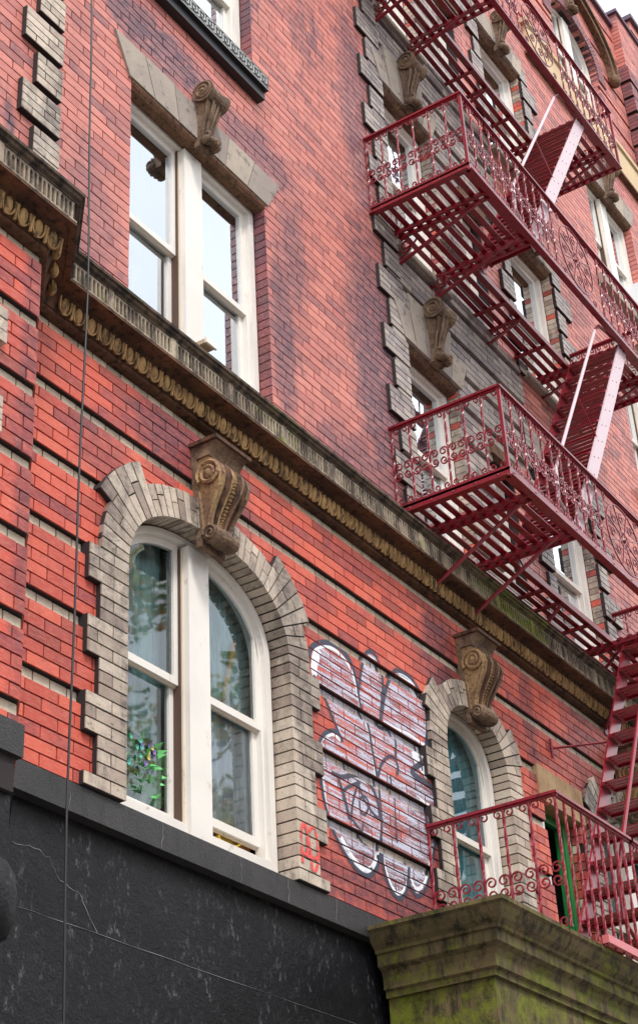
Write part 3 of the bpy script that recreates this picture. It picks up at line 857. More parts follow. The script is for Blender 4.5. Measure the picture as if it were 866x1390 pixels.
# the 45 degree return of the egg course
for q in range(3):
    t = (q+.5)/3; px, py = XC+.28*t+.045, YP+.28*t-.045
    e1 = MB(); e1.ell((px, py, 6.71), .025, .025, .044, 8, 6)
    e1.tube([(px+.03*cos(a_)*.7, py+.03*cos(a_)*.7, 6.735+.042*sin(a_)) for a_ in [pi+pi*j/6 for j in range(7)]], .006, 4)
    add(e1, 'carved_egg', M_EGG, parent=CN)
o = add(m, 'fluting', M_RIB, parent=CN); o = add(eg, 'egg_moulding', M_EGG, parent=CN, smooth=False)

# ---- black painted base and ledge
m = MB(); x = XC+.27; 
joints = [4.99, 5.62, 6.22, 6.62, 7.05, 7.36]
m.box(XC+.262, 16, -.010, .06, 4.185, 4.3145)
add(m, 'ledge', M_LEDGE, label='black painted stone ledge under the wide arched window')
m = MB(); P = [(XL,YP-.045),(XC+.02,YP-.045),(XC+.02,YP+.2),(XL,YP+.2)]
m.box(XL, XC+.02, YP-.012, .05, 4.15, 4.285); add(m, 'bay_ledge', M_LEDGE)
m = MB()
zs = [0.13, .7, 1.31, 1.92, 2.53, 3.13, 3.737, 4.186]
for a, b in zip(zs[:-1], zs[1:]):
    m.box(XC+.1, XR-.1, .047, .5, a+.002, b-.003)
    m.box(XL, XC+.005, YP+.03, .3, a+.002, b-.003 if b < 4.18 else 4.15)
m.box(XL, XR-.1, .056, .49, 0, 4.2); m.box(XL, XC-.01, YP+.04, .3, 0, 4.14)
add(m, 'painted_base_wall', M_BLACK, label='rough glossy black painted stone wall below the ledge')
# hairline cracks filled with pale dust and the pale streaks of worn paint edges
def crackmat(): return paint('pale_chipped_plaster', (.32,.31,.33), .8)
MC = crackmat(); m = MB()
def crack(pts, r=.0022, y=.0455, n=5):
    out = []
    for (a, b), (c, d) in zip(pts[:-1], pts[1:]):
        for k in range(n): t = k/n; jj = .0015 if abs(b-d) < .004 else .008; out.append((a+(c-a)*t+U(-jj,jj), y, b+(d-b)*t+U(-jj,jj)))
    out.append((pts[-1][0], y, pts[-1][1])); m.tube(out, [U(.2,1.1)*r*.6 for _ in out], 4)
crack([(4.77,3.736),(5.2,3.737),(5.9,3.736),(7.3,3.737)], .0022)
crack([(4.72,3.99),(4.85,4.0),(4.95,3.98),(5.02,3.9),(5.15,3.87),(5.26,3.74)], .0025)
for jx in joints: crack([(jx,4.31),(jx+.01,4.25),(jx,4.19)], .0016, -.0105, 3)
add(m, 'paint_crack', MC)

# ---- greek key sill
m = MB(); m.box(5.12, 6.67, -.085, .1, 9.675, 9.80); m.box(5.14, 6.66, -.06, .06, 9.60, 9.676)
SI = add(m, 'window_sill', M_DGREY, label='black window sill with a pale Greek key border')
m = MB(); yk = -.0855
m.box(5.12, 6.672, yk-.004, yk, 9.677, 9.683); m.box(5.12, 6.672, yk-.003, yk, 9.789, 9.794)
x = 5.14; w = .085
while x < 6.60:
    z0, z1 = 9.700, 9.776
    for (a, b, c, d) in ((0,0,0,1),(0,1,.72,1),(.72,1,.72,.28),(.72,.28,.36,.28),(.36,.28,.36,.64),(0,0,-.28,0)):
        xa, xb = sorted((x+a*w, x+c*w)); za, zb = sorted((z0+b*(z1-z0), z0+d*(z1-z0)))
        m.box(xa-.004, xb+.004, yk-.003, yk, za-.004, zb+.004)
    x += w
add(m, 'key_pattern', M_SILVER, parent=SI)
for o in RW[1:]:
    m = MB(); m.box(o.x0-.12, o.x1+.12, -.07, .09, o.z0-.13, o.z0-.001); add(m, 'window_sill', M_LINT)
for o in C1+C2:
    m = MB(); m.box(o.x0-.02, o.x1+.02, -.05, .09, o.z0-.055, o.z0-.001); add(m, 'window_sill', M_LINT)
m = MB(); m.box(5.25, 6.8, -.06, .1, 6.93, 6.962); add(m, 'window_sill', M_CORN)

# ---- cream belt, hood mould, attic, far right pier
m = MB(); m.box(11.75, XR, -.05, .1, 14.44, 14.90); m.box(11.7, XR, -.075, .1, 14.86, 14.92); add(m, 'cream_belt_course', M_CREAM)
m = MB(); m.box(11.7, XR, -.062, .1, 14.40, 14.438); add(m, 'belt_moulding', M_BROWN)
m = MB(); N = 24
def hood(r_in, r_out, y0, y1, mb, cx=13.33, sp=16.30, a0=-.12, rx=1.0, rz=.62):
    for k in range(N):
        t0, t1 = a0+(pi-2*a0)*k/N, a0+(pi-2*a0)*(k+1)/N
        Q = [(cx+(rx+r)*cos(t), sp+(rz+r)*sin(t)) for t, r in ((t0,r_in),(t0,r_out),(t1,r_out),(t1,r_in))]
        mb.hexa([(a,y0,b) for a,b in Q]+[(a,y1,b) for a,b in Q])
hood(0,.09,-.08,.02,m); hood(.09,.13,-.11,.02,m)
for sx in (-1,1): m.ell((13.33+sx*1.06,-.06,16.19), .08,.08,.09, 10, 8)
add(m, 'hood_mould', M_BROWN)
m = MB()                            # purple brick arch ring round the top window
for k in range(40):
    t0, t1 = pi*k/40+.006, pi*(k+1)/40-.006
    q0 = sup(t0, RA.hw, RA.rise); q1 = sup(t1, RA.hw, RA.rise); p0 = sup(t0, RA.hw+.2, RA.rise+.17); p1 = sup(t1, RA.hw+.2, RA.rise+.17)
    Q = [(RA.cx+a, RA.sp+b) for a, b in (q0,p0,p1,q1)]
    m.hexa([(a,-.02,b) for a,b in Q]+[(a,.12,b) for a,b in Q])
add(m, 'arch_ring', M_PURP)
m = MB(); z = 14.95; i = 0
Y5 = -.11
while z < 17.72:
    gq = z < 16.7
    row(m, 14.83, 16.6, z, Y5, .213, (i%2)*.1065, .15)
    z += H; i += 1
m2 = MB(); m2.box(14.84, 16.59, Y5+.008, 0.3, 14.9, 17.74)
add(m, 'attic_pier', M_UP); add(m2, 'attic_pier_backing', M_JOINT)
for k in range(7):
    zz = 16.75-k*.53
    if zz > 14.95:
        quoin(14.79, 15.10, zz-4*H, 4, -Y5+.03, M_PURP, deep=.13); quoin(14.80, 15.0, zz-.264-4*H, 4, -Y5+.022, M_PURP, deep=.125)
m = MB(); m.box(XL, 14.82, -.05, .4, ZT-.02, ZT+.05); m.box(14.79, 16.64, Y5-.03, .4, 17.74, 17.79); m.box(16.6, XR, -.05, .4, ZT+.3, ZT+.36); m.box(15.2,16.3,-.2,.4,17.95,18.02)
add(m, 'parapet_coping', M_COPE)
m = MB(); m.box(16.6, XR, .0, .4, ZT, ZT+.3); m.box(15.25,16.25,-.15,.4,17.79,17.95); add(m, 'parapet', M_UP)
m = MB(); m.box(XL, XR, .41, 10, ZT-.16, ZT-.1); add(m, 'roof', NT('roof_felt').fin((.06,.06,.06), .9))

# ---- graffiti, clipped brick by brick so that the joints stay open
def PX(u, v):      # a spot of the facade plane, worked out once from the view that recorded it
    F = 2259.96; R = ((.55036375,-.83339097,-.050589),(.42261839,.33032427,-.84396657),(.72006489,.44310876,.53400485))
    c = (u-433, v-650, F); w = [sum(R[i][j]*c[i] for i in range(3)) for j in range(3)]
    t = 4.4/w[1]; return (t*w[0], 1.6+t*w[2])
def c1(*p): return [PX(400+a/3.936, 850+b/3.936) for a, b in p]
def c2(*p): return [PX(400+a/3.936, 1030+b/3.936) for a, b in p]
def smooth(P, closed=False, n=4):
    out = []; m_ = len(P)
    rng = range(m_ if closed else m_-1)
    for i in rng:
        g_ = lambda k: P[k % m_] if closed else P[max(0,min(m_-1,k))]
        a, b, c, d = g_(i-1), g_(i), g_(i+1), g_(i+2)
        for k in range(n):
            t = k/n; out.append(tuple(.5*((2*b[j])+(-a[j]+c[j])*t+(2*a[j]-5*b[j]+4*c[j]-d[j])*t*t+(-a[j]+3*b[j]-3*c[j]+d[j])*t**3) for j in (0,1)))
    if not closed: out.append(P[-1])
    return out
def clip(P, x0, x1, z0, z1):
    for ax, lim, sg in ((0,x0,1),(0,x1,-1),(1,z0,1),(1,z1,-1)):
        out = []
        for i in range(len(P)):
            a, b = P[i-1], P[i]; ia, ib = sg*(a[ax]-lim) >= 0, sg*(b[ax]-lim) >= 0
            if ia != ib:
                t = (lim-a[ax])/(b[ax]-a[ax]); out.append((a[0]+(b[0]-a[0])*t, a[1]+(b[1]-a[1])*t))
            if ib: out.append(b)
        P = out
        if len(P) < 3: return None
    return P
BR = [b for b in BRICKS if b[1] > 6.6 and b[0] < 8.55]
# jamb bricks of the narrow arch also carry paint
def decal(mb, P, lift):
    xs = [p[0] for p in P]; zs_ = [p[1] for p in P]; a, b, c, d = min(xs), max(xs), min(zs_), max(zs_)
    for x0, x1, z0, z1, y in BR:
        if x1 < a or x0 > b or z1 < c or z0 > d: continue
        Q = clip(P, x0, x1, z0, z1)
        if Q: mb.poly([(x, y-lift, z_) for x, z_ in Q])
def stroke(mb, P, w, lift, ws=None):
    for i in range(len(P)-1):
        a, b = Vector(P[i]), Vector(P[i+1]); d_ = b-a
        if d_.length < 1e-5: continue
        d_.normalize(); n_ = Vector((-d_.y, d_.x))*w/2; e = d_*w*.3
        decal(mb, [tuple(a-e+n_), tuple(a-e-n_), tuple(b+e-n_), tuple(b+e+n_)], lift + .00002*(i % 7))
fillA = smooth(c1((100,270),(92,200),(110,130),(160,108),(215,130),(262,175),(295,225),(318,290),(335,370),(350,430),(385,530),(410,660),(432,800))+c2((450,200),(458,330),(455,430),(445,520),(405,600),(370,615),(310,560),(240,450),(190,340),(160,200),(142,20))+c1((132,660),(150,590),(200,560),(245,600),(235,560),(195,470),(150,360)), True)
fillB = smooth(c1((345,340),(358,240),(380,165),(400,148),(430,170),(455,235),(466,310),(465,400),(462,500),(530,545),(610,580),(690,640),(720,690),(650,760),(700,830),(745,890))+c2((742,230),(752,380),(735,500),(718,620),(690,700),(655,728),(625,690),(606,640),(600,700),(565,742),(530,725),(495,650),(470,550),(458,400),(450,200))+c1((432,800),(410,660),(385,530),(350,430)), True)
fillC = smooth(c1((462,500),(470,420),(490,330),(515,265),(550,248),(600,275),(650,335),(682,400),(697,470),(700,560),(698,635),(610,580),(530,545)), True)
def graf_mat(name, col, streak, thr, dark=False):
    n = NT(name)
    k = n.noise(16, 4, .7, streak); g_ = n.noise(70, 3, .7)
    a = n.ss(n.math('ADD', n.math('MULTIPLY', k, .8), n.math('MULTIPLY', g_, .25)), thr, thr+.14)
    c = n.mix(n.noise(5,4), col, tuple(v*.82 for v in col))
    n.put(a, n.i['Alpha']); return n.fin(c, .5, .4)
M_GF = graf_mat('pale_lilac_spray_paint', (.60,.60,.73), (.14,1,2.6), .452)
M_GW = graf_mat('white_spray_paint', (.85,.87,.93), (.4,1,1.4), .33)
M_GD = graf_mat('slate_spray_paint', (.045,.05,.085), (1,1,1), .22)
M_GH = graf_mat('slate_overspray', (.05,.055,.09), (1,1,1), .60)
M_GR = graf_mat('fluorescent_pink_spray_paint', (.85,.10,.09), (1,1,1), .40)
m = MB()
for F_ in (fillA, fillB, fillC): decal(m, F_, .0010)
m.cur = 1
for F_, w in ((fillA,.022),(fillC,.018),(smooth(c2((470,540),(500,650),(540,720),(575,722),(596,680))),.03),(smooth(c2((250,430),(310,530),(370,595),(415,580),(440,520))),.03),(smooth(c2((620,640),(650,700),(690,670),(712,600),(735,490))),.022),(smooth(c1((390,190),(400,175),(425,190),(450,250))),.03),(smooth(c1((560,275),(620,310),(665,380))),.025),(smooth(c1((130,140),(110,200),(105,250))),.045),(smooth(c1((150,600),(200,580),(240,610))),.02),(c1((690,660),(640,700),(700,790)),.07),(c1((660,720),(720,760)),.06),(c2((655,215),(715,255)),.035)):
    stroke(m, F_+([F_[0]] if F_ in (fillA, fillC) else []), w, .0014)
m.cur = 2
def off(P, dx, dz): return [(a+dx, b+dz) for a, b in P]
stroke(m, smooth(c1((80,190),(78,135),(110,98),(170,88),(235,110),(285,165),(315,240),(335,330),(352,430),(390,530),(412,660),(436,790))+c2((452,200),(462,340),(458,440))), .026, .0018)
stroke(m, smooth(c1((75,170),(85,120),(130,90),(190,92),(245,125),(290,180))), .034, .0019)
for P, w in ((c1((100,270),(150,365),(195,470),(250,610)),.02),(c1((252,615),(235,575),(195,560),(150,585),(128,645),(132,760)),.022),(c2((132,20),(150,190),(185,330),(240,460),(310,570),(380,628),(430,600),(455,520),(462,430)),.024),
    (c1((338,360),(352,250),(372,160),(400,135),(432,160),(458,230),(470,320),(462,420),(455,520)),.022),(c1((462,500),(475,390),(495,310),(525,250),(560,240),(615,275),(662,340),(690,410),(703,480),(706,560),(704,650)),.026),
    (c1((706,470),(712,560),(706,650)),.05),(c1((722,690),(690,725),(625,775),(655,810),(715,850),(745,890)),.032),(c2((742,170),(752,260),(758,400),(742,500),(722,620),(690,715),(655,735),(622,700),(606,640)),.022),
    (c2((458,440),(475,590),(510,695),(552,748),(590,725),(606,650),(610,560)),.024),(c1((446,800),(462,740),(498,700),(532,708),(550,755),(548,790)),.02),(c1((455,505),(470,535),(515,550),(535,600),(540,700)),.018),
    (c2((200,80),(250,100),(330,90),(400,140),(440,225),(455,330)),.024),(c2((225,90),(262,200),(290,320)),.026),(c2((335,140),(310,230),(300,330)),.016),(c2((335,120),(360,200),(400,270),(440,320)),.018),(c2((250,180),(290,150),(345,130)),.018),
    (c2((345,215),(375,205),(395,250),(375,300),(350,280),(345,230)),.014),(c2((290,310),(340,370),(380,440),(425,480)),.014),(c2((365,350),(355,420)),.012),(c2((510,95),(516,160)),.014),(c2((530,170),(538,330),(545,450)),.012),(c2((700,290),(706,360),(712,410)),.03),
    (c1((275,700),(290,780)),.014),(c1((660,640),(672,720),(680,770)),.016),(c1((105,280),(118,320),(150,350)),.018)):
    m.cur = 3; stroke(m, smooth(P), w*2.3, .0016+.0002*R_()); m.cur = 2
    stroke(m, smooth(P), w*1.15, .0019+.0003*R_())
gf = add(m, 'graffiti', [M_GF, M_GW, M_GD, M_GH], label='large silver and slate bubble letter graffiti between the two arches')
# pink paint on the right jamb of the wide arch
BR = [(6.70, 6.97, Z0-(k+1)*H+.005, Z0-k*H-.005, -.033) for k in range(1, 7)]
m = MB()
for P, w_ in ((smooth([(6.725,4.42),(6.72,4.54),(6.745,4.62),(6.78,4.58),(6.77,4.46)]),.022),(smooth([(6.77,4.62),(6.80,4.50),(6.81,4.40)]),.02),(smooth([(6.80,4.60),(6.84,4.63),(6.87,4.56),(6.86,4.44),(6.83,4.39)]),.022),(smooth([(6.72,4.47),(6.80,4.46),(6.88,4.48)]),.018)): stroke(m, P, w_, .0015)
add(m, 'pink_tag', M_GR, label='small fluorescent pink paint mark on the jamb of the wide arch')

# ------------------------------------------------------------------ fire escapes
def scroll_c(mb, s, vm, hh, r, side, rad=.0060, y=0.0):
    """C scroll hugging a baluster: side 0 at u=0, side 1 at u=s"""
    pts = []
    top = spiral(0, 0, r, r*.28, pi, pi-2.6*pi, 15)
    cx = r+.004
    up_ = [(cx+a, vm+hh+b) for a, b in top]; dn = [(cx+a, vm-hh-b) for a, b in top]
    P = list(reversed(up_))+dn
    if side: P = [(s-a, b) for a, b in P]
    mb.tube([(a, y, b) for a, b in P], rad, 4, up=(0,1,0))
def half_scroll(mb, s, z, sg, r, side, rad=.0056):
    P = spiral(0, 0, r, r*.25, pi, pi-sg*2.5*pi, 13); cx = r+.002
    P = [(cx+a, z+b) for a, b in P]
    if side: P = [(s-a, b) for a, b in P]
    mb.tube([(a, 0, b) for a, b in P], rad, 4, up=(0,1,0))
def bay_mesh(s, Hh, lo, mids=True, tops=True, name='baluster'):
    m = MB()
    m.tube([(0,0,lo+(Hh-lo)*k/24) for k in range(25)], .0095, 4, twist=.42)
    r = s*.23
    if mids:
        for sd in (0,1): scroll_c(m, s, lo+(Hh-lo)*mids, .034, r, sd)
    if tops:
        for sd in (0,1):
            half_scroll(m, s, Hh-r-.006, 1, r*.9, sd); half_scroll(m, s, lo+r+.006, -1, r*.9, sd)
    return m.mesh(name, M_IRON, False)
def bar_mesh(Hh, lo):
    m = MB(); m.tube([(0,0,lo+(Hh-lo)*k/24) for k in range(25)], .0095, 4, twist=.42); return m.mesh('baluster', M_IRON)
def rail_run(par, p, q, Hh, lo, s, me, me_end, skip=None, railmat=None, name='railing', botbar=True, label=None, posts=False):
    p = Vector(p); q = Vector(q); L = (q-p).length; ang = math.atan2(q.y-p.y, q.x-p.x)
    n_ = max(1, round(L/s)); st = L/n_
    m = MB(); up3 = Vector((0,0,Hh)); lo3 = Vector((0,0,lo)); e = (q-p).normalized()*.015
    m.bar(p+up3-e, q+up3+e, .042, .016); m.bar(p+up3-e+Vector((0,0,-.014)), q+up3+e+Vector((0,0,-.014)), .016, .014)
    if posts: m.bar(p+lo3, p+up3, .022, .022); m.bar(q+lo3, q+up3, .022, .022)
    o = m.build(name, railmat or M_IRON, par, label=label)
    if botbar: bb = MB(); bb.bar(p+lo3, q+lo3, .012, .035); bb.build('bottom_bar', railmat or M_IRON, o)
    for k in range(n_+1):
        d = st*k
        if skip and skip[0] < d < skip[1]: continue
        me_ = me if k < n_ and not (skip and skip[0] < d+st < skip[1]+st*.5 and d < skip[0]) else me_end
        if k == 0 or k == n_: pass
        if skip and skip[0] < d+st*.99 < skip[1]: me_ = me_end
        b = bpy.data.objects.new('baluster', me_); COL.objects.link(b); b.parent = o
        b.location = p+(q-p).normalized()*d; b.rotation_euler = (0,0,ang); b.scale = (st/s, 1, 1)
    return o
def medallion(par, cx, y, lo, Hh, w):
    m = MB(); cz = (lo+Hh)/2; rz = (Hh-lo)*.44; rx = w*.44
    E_ = lambda t, k=1: (cx+rx*k*cos(t), y, cz+rz*k*sin(t))
    m.tube([E_(2*pi*k/28) for k in range(29)], .0065, 4, up=(0,1,0))
    m.tube([E_(2*pi*k/28,.24) for k in range(29)], .005, 4, up=(0,1,0))
    for k in range(8):
        a = pi*k/4+pi/8; m.tube([E_(a,.12), E_(a,1)], .0055, 4)
        c = E_(a+.39,.66); rr = rx*.17
        m.tube([(c[0]+p_[0], y, c[2]+p_[1]) for p_ in spiral(0,0,rr,rr*.25,a,a+2.6*pi,14)], .005, 4, up=(0,1,0))
    m.ell((cx,y,cz), .022,.016,.022)
    for sx in (-1,1):
        for sz in (-1,1):
            c = (cx+sx*rx*.93, cz+sz*rz*.93); rr = .034
            m.tube([(c[0]+p_[0], y, c[1]+p_[1]) for p_ in spiral(0,0,rr,rr*.2,(pi if sx>0 else 0),(pi if sx>0 else 0)+sx*sz*2.7*pi,14)], .005, 4, up=(0,1,0))
    return m.build('medallion', M_IRON, par)

X0, X1, YO = 8.08, 11.50, -.815
HX0, HX1, SY = 9.08, 10.68, -.315       # hatch and the strip along the wall
SP = .1455
BAY = bay_mesh(SP, .70, .02, .43); BEND = bar_mesh(.70, .02)
def fire_escape(zf, label, struts='scroll', rail_h=.70):
    BAY, BEND = (bay_mesh(SP, rail_h, .02, .43), bar_mesh(rail_h, .02))
    T = thing('fire_escape_balcony', label, 'fire escape', (0,0,zf), 'iron fire escape balconies stacked up the bay')
    m = MB()
    # edge frame
    fr = lambda a, b, w=.012, h=.05: m.bar(a, b, w, h)
    fr((X0,0,-.005),(X0,YO,-.005)); fr((X1,0,-.005),(X1,YO,-.005)); fr((X0,YO,-.005),(X1,YO,-.005),.014,.055)
    m.bar((X0,YO,-.035),(X1,YO,-.035),.05,.010); m.bar((X0,0,-.035),(X0,YO,-.035),.05,.010)
    # slats
    def slats(xa, xb, ya, yb):
        n_ = int(abs(yb-ya)/.0795)
        for k in range(n_+1):
            y = ya+(yb-ya)*(k+.5)/(n_+1); m.box(xa, xb, y-.021, y+.021, -.004, .006)
    slats(X0+.03, HX0, -.02, YO+.01); slats(HX0, HX1, -.02, SY); slats(HX1, X1-.01, -.02, YO+.01)
    # cross beams with spacer blocks
    def beam(x, ya, yb):
        m.bar((x-.03,ya,-.028),(x-.03,yb,-.028),.016,.036); m.bar((x+.035,ya,-.028),(x+.035,yb,-.028),.016,.036)
        y = ya-.04
        while y > yb: m.box(x-.045, x+.05, y-.014, y+.014, -.02, -.006); y -= .0795
    for x in (8.40, HX0-.06): beam(x, -.01, YO+.02)
    for x in (9.60, 9.85, 10.30): m.bar((x,-.01,-.02),(x,SY,-.02),.03,.02)
    for x in (HX1+.03, 11.2): beam(x, -.01, YO+.02)
    m.bar((HX0,SY,-.01),(HX1,SY,-.01),.012,.045)
    for k in range(24): x = X0+.06+k*.147; m.ell((x, YO-.008, -.012 if k%2 else .004), .009,.007,.009, 6, 4)
    for k in range(5): m.ell((X0-.008, -.1-k*.16, -.01), .007,.009,.009, 6, 4)
    m.build('platform', M_IRON, T)
    # brackets
    for x, yo in ((8.42, YO+.10),(8.94, YO+.10),(9.84, SY+.02),(10.80,SY+.02),(11.25,YO+.10)):
        b = MB()
        if struts == 'scroll':
            dz = .25 if yo < -.5 else .12
            b.bar((x,-.005,-.03),(x,-.005,-dz-.03),.03,.02); b.bar((x,-.005,-dz-.03),(x,yo,-.045),.024,.016)
            if yo < -.5:
                b.tube([(x, -.085+a, -.12+c) for a, c in spiral(0,0,.075,.018,-2.2,-2.2+3.6*pi,24)], .008, 4)
                b.tube([(x, -.02-.16*t, -.235+.02*sin(t*pi)-0*t+.12*t*t) for t in [k/8 for k in range(9)]], .008, 4)
                b.tube([(x, -.30+a, -.085+c) for a, c in spiral(0,0,.045,.012,0,3.2*pi,20)], .007, 4)
            else: b.tube([(x, -.07+a, -.07+c) for a, c in spiral(0,0,.035,.01,0,3*pi,14)], .006, 4)
        else:
            b.tube([(x,.01,-.44 if yo < -.5 else -.30),(x,yo,-.045)], .014, 8)
            b.box(x-.03, x+.03, -.012, .0, -.48 if yo < -.5 else -.33, -.40 if yo < -.5 else -.27)
        b.build('bracket', M_IRON, T)
    # rails
    r1 = rail_run(T, (X0,-.01,0),(X0,YO,0), rail_h, .02, SP, BAY, BEND, label='short end railing of the platform')
    r2 = rail_run(T, (X0,YO,0),(X1,YO,0), rail_h, .02, SP, BAY, BEND, skip=(1.50,2.17), posts=True, label='long front railing with an oval medallion')
    medallion(r2, X0+1.835, YO, .02, rail_h, .66)
    rail_run(T, (X1,YO,0),(X1,-.01,0), rail_h, .02, SP, BAY, BEND)
    return T
fire_escape(9.67, 'maroon iron balcony midway up the bay, with scroll brackets under its floor')
fire_escape(7.115, 'maroon iron balcony just above the long cornice, held by straight round struts', 'strut', .64)
fire_escape(12.22, 'highest maroon iron balcony, cut off by the top of the picture')

def stair(xt, zt, xb, zb, ya, yb, label, outer=M_PINK, inner=M_IRON, hand=True, hm=None, nst=12):
    T = thing('fire_escape_stair', label, 'iron stair', (xb,0,zb), 'iron stairs between the fire escape balconies')
    def P(x, y, z): return (x-xb, y, z-zb)
    d = Vector((xt-xb, 0, zt-zb)); L = d.length; u = d.normalized(); nrm = Vector((-u.z,0,u.x))
    for y, mat, lab in ((ya, outer, 'pale pink outer stringer with rivet holes' if outer is M_PINK else None), (yb, inner, None)):
        m = MB(); hw = .065
        a = Vector(P(xb,y,zb)); b = a+d
        Q = [a+nrm*hw*1, a-nrm*hw, b-nrm*hw, b+nrm*hw]
        m.hexa([(q.x,y-.006,q.z) for q in Q]+[(q.x,y+.006,q.z) for q in Q])
        m.cur = 1
        for k in range(nst):
            c = a+u*(L*(k+.5)/nst)
            for (s1, s2) in ((-.04,.03),(.03,-.02)):
                q = c+u*s1+nrm*s2; m.ell((q.x, y, q.z), .0105,.010,.0105, 6, 4)
        m.build('stringer', [mat, M_IRON], T, label=lab)
    for k in range(nst):
        t = (k+.6)/nst; c = Vector(P(xb,0,zb))+d*t; m = MB()
        for j in range(4): x = c.x-.075+.05*j; m.box(x-.016, x+.016, min(ya,yb)+.008, max(ya,yb)-.008, c.z-.003, c.z+.005)
        for y in (ya+.02*(1 if ya < yb else -1), yb-.02*(1 if ya < yb else -1)): m.box(c.x-.1, c.x+.1, y-.012, y+.012, c.z-.022, c.z-.004)
        m.box(c.x+.078, c.x+.09, min(ya,yb)+.008, max(ya,yb)-.008, c.z-.02, c.z+.02)
        m.build('tread', M_IRON, T)
    if hand:
        m = MB(); a = Vector(P(xb,ya,zb)); off_ = nrm*.40
        pts = [a+u*L*.02+nrm*.05, a+u*L*.02+off_*.7, a+u*L*.10+off_, a+u*L*.85+off_]
        m.tube(pts, .013, 8)
        m.cur = 1; m.tube([a+u*L*.85+off_, a+u*L*.90+off_*.93, a+u*L*1.0+nrm*.05], .013, 8)
        for t in (.45,): m.tube([a+u*L*t+nrm*.05, a+u*L*(t+.02)+off_], .008, 6)
        m.build('handrail', [hm or M_PINK, M_IRON], T)
    return T
stair(10.75, 9.67, 9.12, 7.115, -.775, -.34, 'maroon iron stair with pale pink stringer between the two lower balconies')
stair(10.75, 12.22, 9.12, 9.67, -.775, -.34, 'maroon iron stair with pale pink stringer climbing to the highest balcony')
stair(10.82, 7.115, 9.12, 4.28, -.785, -.37, 'crimson iron stair dropping onto the mossy stone stoop', M_IRONP, M_IRONP, nst=13, hm=M_IRONP)
# tie rod to the wall near the lowest stair
m = MB(); m.tube([(9.98,0,6.10),(10.3,-.38,6.16)], .009, 6); m.tube([(9.985,-.012,6.03),(9.985,-.012,6.17)], .01, 6)
m.build('tie_rod', M_IRON, label='thin iron rod tying the lowest stair to the brick wall', cat='iron rod')
m = MB(); m.tube([(11.05,0,6.60),(10.75,-.37,6.95)], .012, 6); m.box(11.02,11.08,-.012,0,6.56,6.64)
m.build('stair_strut', M_IRON, label='round iron strut from the cornice to the head of the lowest stair', cat='iron rod')

# ------------------------------------------------------------------ portico with its railing
PT = thing('entrance_portico', 'mossy green and brown stone portico with a stepped cornice beside the black wall', 'portico', (7.4,0,0))
def padd(mb, name, mat, par=PT, **kw):
    o = mb.build(name, mat, par, **kw); o.matrix_parent_inverse = Matrix.Translation((-7.4,0,0)) if par is PT else par.matrix_world.inverted(); return o
def stepbox(mb, xa, xb, yo, prof):   # moulded slab: prof (inset, z) from top down
    lay = [[(xa+i_, -0.001, z_), (xa+i_, yo+i_, z_), (xb-i_, yo+i_, z_), (xb-i_, -0.001, z_)] for i_, z_ in prof]
    b0 = len(mb.v)
    for l in lay: mb.v += l
    for j in range(len(lay)-1):
        for k in range(4): k2 = (k+1)%4; mb.face(b0+j*4+k, b0+j*4+k2, b0+(j+1)*4+k2, b0+(j+1)*4+k)
    mb.face(b0+3,b0+2,b0+1,b0); e = b0+4*(len(lay)-1); mb.face(e,e+1,e+2,e+3)
m = MB(); PX1 = 11.6
stepbox(m, 7.345, PX1, -.80, [(0,4.24),(0,4.218),(.018,4.205),(.028,4.18),(.048,4.15),(.075,4.128),(.078,4.112),(.095,4.108),(.095,4.05),(.10,4.045),(.128,4.03),(.14,4.0),(.14,3.94),(.16,3.93),(.16,3.90)])
padd(m, 'portico_cornice', M_MOSS, label='stepped stone cornice thick with green moss')
m = MB(); m.box(7.53, PX1-.18, -.62, 0, 3.35, 3.899); m.box(7.50, PX1-.15, -.65, 0, 3.52, 3.56); padd(m, 'frieze', M_MOSS)
for x in (7.85, 11.1):
    m = MB(); m.lathe([(.20,.13),(.20,.25),(.16,.30),(.15,.8),(.125,3.05),(.13,3.12),(.18,3.2),(.19,3.33)], (x,-.42,0), 20); padd(m, 'column', M_LINT, smooth=True)
# stoop railing
PR = thing('stoop_railing', 'crimson iron railing with heart scrolls standing on the mossy portico', 'railing', (8.1,0,4.24))
BAY2 = bay_mesh(.155, .755, .0, .40, False); BAR2 = bar_mesh(.755, .0)
for me_ in (BAY2, BAR2): me_.materials[0] = M_IRONP
m = MB(); r0 = .034
BT = bay_mesh(.155, .755, .0, .40, True); BT.materials[0] = M_IRONP
rr_ = rail_run(PR, (0,-.01,0),(0,-.82,0), .755, .0, .155, BT, BAR2, railmat=M_IRONP, botbar=False, label='short side rail of the stoop railing')
rr_ = rail_run(PR, (0,-.82,0),(1.0,-.82,0), .755, .0, .112, BAR2, BAR2, railmat=M_IRONP, botbar=False, label='plain bar section of the stoop railing')
rr_ = rail_run(PR, (1.0,-.82,0),(3.2,-.82,0), .755, .0, .155, BT, BAR2, railmat=M_IRONP, botbar=False)
m = MB(); m.box(.43, 3.2, -.84, -.80, .01, .055); m.build('bottom_rail', paint('salmon_flat_bar_paint', (.62,.16,.17), .4, (.3,.03,.04), .6), PR)

# ------------------------------------------------------------------ small things
m = MB(); pts = []
random.seed(3)
for k in range(60):
    t = k/59; z_ = 18.0-17.5*t; x = 4.962+.012*sin(t*23)+.006*sin(t*61); pts.append((x-.19-.05*max(0,z_-6)/3, -.215+.012*sin(t*9), z_))
m.tube(pts, .0055, 6); m.build('cable', M_CABLE, label='thin black cable hanging down the whole wall at the left', cat='cable', smooth=True)

